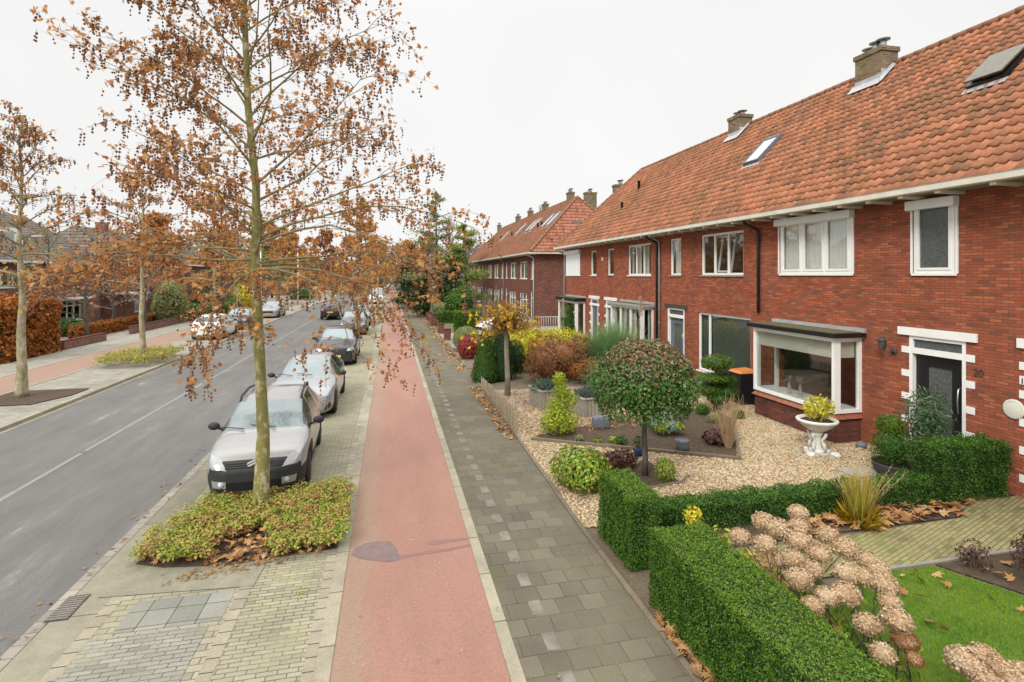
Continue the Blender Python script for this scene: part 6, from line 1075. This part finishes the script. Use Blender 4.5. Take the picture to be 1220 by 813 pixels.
# ornamental grass in the front soil
e = grassclump('ornamental_grass', 'upright orange-yellow ornamental grass with feathery seed heads in front of the low hedge', 7.35, 7.18, 520, .45, .95, 'ornam', 5, .012, .75, .06, arc=False); g = np.random.default_rng(8); V = []
b = MB(); Q = []
for k in range(34):
    a = g.uniform(0, 6.28); q = g.uniform(.05, .75); L_ = g.uniform(.8, 1.15); tip = np.array([7.35+cos(a)*q*.8*L_, 7.18+sin(a)*q*.8*L_, L_*(1-.3*q)]); b.tube([(7.35+.05*cos(a), 7.18+.05*sin(a), 0), tip*.5+np.array([7.35, 7.18, .12])*.5, tip], .003, 3); 
    for t in np.linspace(.72, 1, 14): Q.append(np.array([7.35, 7.18, 0])*(1-t)+tip*t+g.normal(0, .006, 3))
build('stalks', b, 'tanstem', e); scatter('seed_heads', np.array(Q), g.normal(0, 1, (len(Q), 3)), .04, .2, 'leaf', 'seedh', e, dirs=np.tile((0, 0, 1.), (len(Q), 1)), r=g)
t = empty('ornamental_grass_base', (0, 0, 0), 'x', 'x') if False else None
m = 900; a = g.uniform(0, 6.28, m); D = np.c_[np.cos(a), np.sin(a), g.uniform(1.2, 3, m)]; scatter('basal_blades', np.c_[7.35+g.normal(0, .07, m), 7.18+g.normal(0, .07, m), np.zeros(m)], g.normal(0, 1, (m, 3)), g.uniform(.18, .42, m), .035, 'blade', 'ornbase', e, dirs=D, tilt=.2, r=g)
# shrubs of the gravel garden
bush('leafy_shrub', 'glossy variegated green shrub at the pavement edge by the short hedge block', 'shrub', (3.5, 9.5, 0), (.5, .62, .4), 2400, .075, 'euon', core='conifer', seed=41, lump=.2)
e = bush('lime_shrub', 'airy lime-green shrub growing at the left corner of the large bed', 'shrub', (4.15, 12.9, 0), (.52, .45, .36), 1500, .08, 'lime', core=None, seed=42, lump=.3, shell=.9)
for k, (dx, dz, r) in enumerate([(-.1, .75, .26), (.25, .85, .22), (.05, 1.1, .2), (.0, 1.4, .16)]): P, D = ell(330, (4.15+dx, 12.9, dz), (r, r, r), .8, k, -1); scatter('foliage_tier', P, D, .075, .5, 'leaf', 'lime', e, tilt=.6)
bush('small_shrub', 'small reddish-green shrub left of the round tree stem', 'shrub', (4.28, 10.05, 0), (.24, .24, .24), 700, .06, 'purple', core=None, seed=43); bush('small_shrub', 'dark purple-leaved low shrub behind the hedge block', 'shrub', (4.7, 10.35, 0), (.3, .25, .2), 800, .06, 'purple', core=None, seed=44); bush('small_shrub', 'small olive and red shrub in the right corner of the little bed', 'shrub', (5.2, 9.5, 0), (.2, .2, .24), 600, .05, 'euon', core=None, seed=45); bush('small_shrub', 'low green cushion plant in front of the little bed', 'plant', (4.0, 9.3, 0), (.25, .2, .12), 500, .05, 'lime', core=None, seed=46)
p = G(780, 545-35); e = empty('sage_clump', (p[0], p[1]-.5, 0), 'silvery green sage clump in the middle of the large bed', 'plant'); 
for k in range(9): P, D = ell(130, (p[0]-.2+.16*(k % 4)+rng.uniform(-.05, .05), p[1]-.75+.3*(k//4), .16+.1*rng.random()), (.13, .13, .09), .6, k, -.5); scatter('leaf_rosette', P, D, .08, .55, 'leaf', 'sage' if k % 3 else 'lime', e, tilt=.5)
for k, (px, py, r, l) in enumerate([(740, 532, .14, 'small round green plant right of the round tree stem in the large bed'), (712, 530, .08, 'tiny green plant in the soil left of the round tree stem'), (730, 528, .07, 'tiny lime tuft in the soil, nearest the round tree stem'), (690, 527, .09, 'low brownish tuft at the left end of the large bed')]): p = G(px, py); bush('small_plant', l, 'plant', (p[0], p[1], .03), (r, r, r*.8), 220, .05, ['conifer', 'euon', 'lime', 'pine'][k], core=None, stems=2, seed=50+k)
p = G(856, 530); bush('heuchera', 'dark purple heuchera at the right corner of the large bed', 'plant', (p[0], p[1], .03), (.34, .25, .17), 520, .10, 'purple', asp=.9, core=None, seed=60)
p = G(868, 535); e = empty('twiggy_shrub', (p[0], p[1], 0), 'leafless tan twiggy shrub at the right of the large bed', 'shrub'); b = MB(); g = random.Random(8)
for k in range(90):
    a = g.uniform(0, 6.28); q = g.uniform(.05, .5); L_ = g.uniform(.6, 1.15); x, y = p; b.tube([(x+.05*cos(a), y+.05*sin(a), 0), (x+.4*q*cos(a), y+.4*q*sin(a), L_*.5), (x+q*cos(a)*.9, y+q*sin(a)*.9, L_), (x+q*cos(a)*.9+g.uniform(-.1, .1), y+q*sin(a)+g.uniform(-.1, .1), L_+.15)], [.008, .006, .004, .002], 4, cap=False)
build('branches', b, 'tanstem', e)
# cloud-pruned tree
bx, by = 9.35, 14.1; e = treelet('cloud-pruned evergreen with a clipped flat top beside the wheelie bin', bx, by, 1.2, .05, name='topiary_tree', bark='darkbark')
for k, (dx, dy, z, r, rz) in enumerate([(.05, 0, 1.42, .48, .26), (-.12, 0, .98, .42, .15), (.3, .1, .9, .38, .22), (-.15, .1, .62, .34, .22), (.35, 0, .55, .34, .2), (.0, -.1, .38, .3, .16)]):
    P, D = ell(1800, (bx+dx, by+dy, z), (r, r, rz), .2, 70+k, -1, .03); scatter('leaf_pad', P, D, .045, .45, 'leaf', 'yewtop' if k in (0, 1, 3) else 'conifer', e, tilt=.6); build('branch', MB().tube([(bx, by, max(.1, z-.25)), (bx+dx, by+dy, z)], .03, 6), 'darkbark', e); build('inner_growth', MB().blob((bx+dx, by+dy, z), (r*.8, r*.8, rz*.75), 10, .03, k), 'darkyew', e)
for k, (px, py, r, l) in enumerate([(837, 495, .2, 'small clipped green ball at the back of the large bed, left of the twiggy shrub'), (851, 505, .18, 'small olive ball behind the twiggy shrub'), (880, 500, .16, 'small green ball on the right beside the twiggy shrub')]): p = G(px, py); bush('clipped_ball', l, 'shrub', (p[0], p[1], .02), (r, r, r*.8), 900, .04, 'conifer' if k != 1 else 'pine', core='darkyew', stems=2, seed=80+k, lump=.03)
bush('silver_shrub', 'loose grey-green shrub against the wall left of the venetian blind window', 'shrub', (9.9, 17.9, 0), (.6, .7, .75), 1300, .09, 'sage', asp=.25, core=None, stems=12, seed=90, shell=.95); bush('silver_shrub', 'low silvery shrub under the venetian blind window', 'shrub', (10.2, 16.2, 0), (.45, .6, .4), 900, .08, 'sage', asp=.25, core=None, stems=10, seed=91, shell=.95)
p = G(1190, 690); e = bush('reddish_shrub', 'reddish-brown seeding shrub with a few lime leaves in the corner bed', 'shrub', (8.15, 5.2, 0), (.34, .3, .3), 1300, .05, 'purple', asp=.5, core=None, stems=14, seed=95, shell=.95, zc=.42); P, D = ell(90, (8.1, 5.15, .25), (.2, .2, .18), .9, 3, -1); scatter('lime_leaves', P, D, .07, .6, 'leaf', 'lime', e)
bush('reddish_shrub', 'small dark red shrub at the left end of the corner bed', 'shrub', (7.75, 5.75, 0), (.22, .2, .2), 300, .05, 'purple', asp=.5, core=None, stems=8, seed=96, shell=.95)
p = G(785, 612); tagged(bush('small_plant', 'small yellow flowering plant in the gap behind the foreground hedge', 'plant', (3.85, 6.3, .4), (.12, .12, .12), 160, .05, 'yellow', core=None, seed=97, zc=.85))

# ================= FAR VEGETATION =================
def conif(label, x, y, h, r, n, size, mat, seed, gaps=.5, group='evergreens beyond the brick rows', z0=.12, layers=14, name='pine_tree', bark='darkbark', tr=.2):
    e = empty(name, (x, y, 0), label, 'tree', group); g = np.random.default_rng(seed); b = MB().tube([(x, y, 0), (x+.1, y, h*.5), (x, y, h)], [tr, tr*.6, .02], 8); build('trunk', b, bark, e); P = []; Br = MB()
    for k in range(layers*3):
        t = z0+(1-z0)*(k/(layers*3))**.9; a = g.uniform(0, 6.28); L_ = r*(1-t)**.7*g.uniform(.55, 1.15)+.3; z = h*t; tip = np.array([x+L_*cos(a), y+L_*sin(a), z+L_*.12*g.uniform(-.6, 1.4)]); Br.tube([(x, y, z-.1), tip], [.05, .012], 4); m = int(n/(layers*3)*(L_/r+.35)); u = g.random(m)**.6; w_ = .16*L_*(.5+u); c = np.array([x, y, z-.1])*(1-u[:, None])+tip*u[:, None]; P.append(c+g.normal(0, 1, (m, 3))*w_[:, None]*np.array([1, 1, .38]))
    build('branches', Br, bark, e); P = np.vstack(P); scatter('needles', P, g.normal(0, 1, (len(P), 3))+(0, 0, 1.), size, .4, 'leaf', mat, e, tilt=.4, r=g); return e
conif('tall open pine with layered branches rising above the evergreens', 4.9, 60, 13.4, 3.8, 5200, .3, 'pine', 1, z0=.3, layers=8); conif('dark dense conifer beside the far pavement', 3.9, 52, 4.6, 2.4, 9000, .24, 'dkconifer', 2, z0=.04, layers=16); conif('dark conifer just beyond the near one, left of the tall pine', 2.7, 66, 6.2, 2.8, 9000, .28, 'dkconifer', 3, z0=.03, layers=16)
conif('soft green broad pine right of the tall pine', 8.2, 60, 9.8, 3.6, 9000, .28, 'pine2', 4, z0=.12, layers=10); conif('dark green conifer between the far houses and the tall pine', 6.3, 56, 5.2, 2.6, 8000, .26, 'dkconifer', 5, z0=.03, layers=14); bush('bright_shrub', 'bright green rounded shrub in front of the dark conifers', 'shrub', (6.0, 47, 0), (1.3, 1.2, 1.5), 4200, .18, 'conifer', core='conifer', seed=100); hedge('clipped_hedge', 'low green hedge beyond the brick piers', 4.0, 7.5, 44.5, 45.5, .9, 900, .12, 101, 'conifer', 'yewtop', .06)
bush('rounded_shrub', 'olive shrub at the far garden edge before the dark conifers', 'shrub', (4.4, 49, 0), (.9, .9, .8), 2000, .15, 'pine', seed=102); bush('bare_red_shrub', 'rusty shrub beside the first far house', 'shrub', (8.6, 43, 0), (1.2, 1.1, 1.0), 2400, .15, 'rust', core=None, seed=103, stems=14)
def baretree(label, x, y, h, r, seed, name='bare_tree', group='bare trees in the distance', nb=16, tr=.16, mat='greytwig', sub=6, twig=4, thin=3., el=(35, 75), leaf=None, nl=0, z0=.25, lsz=.2, droop=.05):
    e = empty(name, (x, y, 0), label, 'tree', group); T, tr_, B, W, P, D = grow((x, y, 0), h, tr, nb, h*z0, h*.93, r*1.15, r*.4, el[0], el[1], seed, sub=sub, twig=twig, droop=droop, thin=thin); b = MB(); b.tube(T, tr_, 8); build('trunk', b, 'darkbark', e); build('branches', B, mat, e); build('twigs', W, mat, e)
    if nl: q = np.random.default_rng(seed); k = q.integers(0, len(P), nl); scatter('leaves', P[k]+q.normal(0, .15, (nl, 3)), q.normal(0, 1, (nl, 3)), lsz, .8, 'leaf', leaf, e, r=q)
    return e
baretree('fine-twigged bare tree rising behind the soft green pine', 8.5, 80, 12.5, 4, 1, thin=5, nb=22); baretree('bare tree behind the roof of the far brick row', 22, 78, 14.5, 3.2, 2, thin=5, nb=20); baretree('bare tree just left of the far row roof end', 12.5, 86, 11, 3.5, 3, thin=5)
e = baretree('thin pollarded tree with a brushy top standing by the far pavement', 3.3, 43, 3.4, .6, 9, name='pollarded_tree', tr=.1, nb=26, z0=.6, thin=1.5, group='pollarded trees on the near side', leaf='leaf_brown', nl=300, lsz=.09)
for i, (x, y, r, h, m, l) in enumerate([(6.6, 37.8, .6, 2.6, 'twig', 'reddish bare bush in front of the first far house'), (8.2, 41.8, .6, 3.0, 'twig', 'tall bare bush against the front of the far row'), (7.0, 46, .7, 2.8, 'twig', 'bare twiggy bush before the second far house')]): baretree(l, x, y, h, r*1.6, 30+i, name='bare_shrub', group='bare shrubs before the far row', nb=26, tr=.04, mat='twig', z0=.08, thin=1.3, sub=5, twig=3)
# across the road
hedge('beech_hedge', 'tall rust-orange beech hedge across the road on the left edge', -24, -16.7, 28.0, 32.2, 2.75, 520, .16, 60, 'rust', 'rust', .14, asp=.7)
baretree('small pollarded tree with knobbly dark branches beside the white bay window across the road', -18.5, 38.5, 5.2, 1.5, 61, name='pollarded_tree', group='small trees in the gardens across the road', tr=.16, mat='darkbark', thin=2.2, el=(20, 70)); baretree('dark bare tree before the white canopied porch', -18.2, 46, 6, 2.2, 62, group='small trees in the gardens across the road', thin=2.5, nb=18, leaf='leaf_brown', nl=500)
for i, (x, y, h_, l) in enumerate([(-21, 39.5, 7, 'brown-leaved tree hiding the roof of the house with the white bay'), (-19.2, 43.5, 6.2, 'thin brown-leaved tree left of the canopied porch'), (-20, 50, 7, 'brown-leaved tree in front of the gap between the two dark houses')]): baretree(l, x, y, h_, 2.2, 70+i, group='small trees in the gardens across the road', thin=1.5, nb=24, leaf=['pine', 'leaf_brown', 'leaf_brown'][i], nl=800, lsz=.13, el=(15, 65), sub=7, twig=3)
hedge('low_hedge', 'low rusty hedge on top of the garden wall line across the road', -19.2, -18.6, 38, 52, .8, 500, .14, 63, 'rust', 'rust', .07); bush('garden_shrub', 'low green shrub by the white bay window across the road', 'shrub', (-20.5, 40.5, 0), (1.4, 1.0, .6), 1500, .16, 'conifer', seed=64)
for i, (x, y, r, h, m, l) in enumerate([(-16.5, 52.5, 1.6, 1.3, 'conifer', 'dark green shrub behind the low wall across the road'), (-15.8, 57, 1.7, 1.5, 'conifer', 'large green shrub beyond the parked white hatchback'), (-14.9, 62, 1.3, 2.6, 'yellow', 'bright yellow-green shrub standing above the parked dark car across the road'), (-18, 60, 2.2, 2.4, 'dkconifer', 'dark evergreen mound behind the green shrubs across the road'), (-17.5, 49, 1.3, 2.9, 'pine', 'olive and yellow tree-like shrub near the second far-side tree'), (-13.8, 92, 2.2, 1.3, 'conifer', 'distant green hedge-like shrub at the bend of the road')]): bush('garden_shrub', l, 'shrub', (x, y, 0), (r, r, h*.62), 3000, .2, m, core='darkyew', seed=110+i, lump=.2)
rr = random.Random(12); LB = ['nearest', 'second', 'third', 'fourth', 'fifth', 'sixth', 'seventh', 'eighth', 'ninth', 'tenth']
for i, (x, y, h, r) in enumerate([(-19, 68, 9, 3.6), (-16.5, 76, 8.5, 3.4), (-22, 58, 9.5, 3.4), (-15.5, 92, 10, 4.4), (-20, 100, 12, 5), (-8, 118, 11, 5), (-2, 124, 10, 5), (3.5, 108, 10, 4.6), (-14, 124, 13, 5.4), (8, 120, 13, 5)]):
    baretree(LB[i]+' brown-leaved tree of the thin wood closing the far end of the street', x, y, h, r, 200+i, group='brown trees closing the view', nb=22, thin=4+y*.02, leaf=['leaf_brown', 'pine', 'leaf_brown', 'rust', 'leaf_brown'][i % 5], nl=2600, lsz=.30+.001*y, z0=.15, el=(10, 65), sub=6, twig=3)
g = np.random.default_rng(1); m = 60000; x = g.uniform(-170, 150, m); y = 150+g.normal(0, 8, m); top = 8.5+3.2*np.sin(x*.11)+1.8*np.sin(x*.31+1)+1.2*np.sin(x*.83); z = g.random(m)**.7*top
tagged(scatter('distant_wood', np.c_[x, y, z], g.normal(0, 1, (m, 3))+(0, -1., 0), .85, .5, 'leaf', 'farwood', None, tilt=.5, r=g), 'hazy brown line of distant bare woodland beyond the street', 'woodland', None, 'stuff')
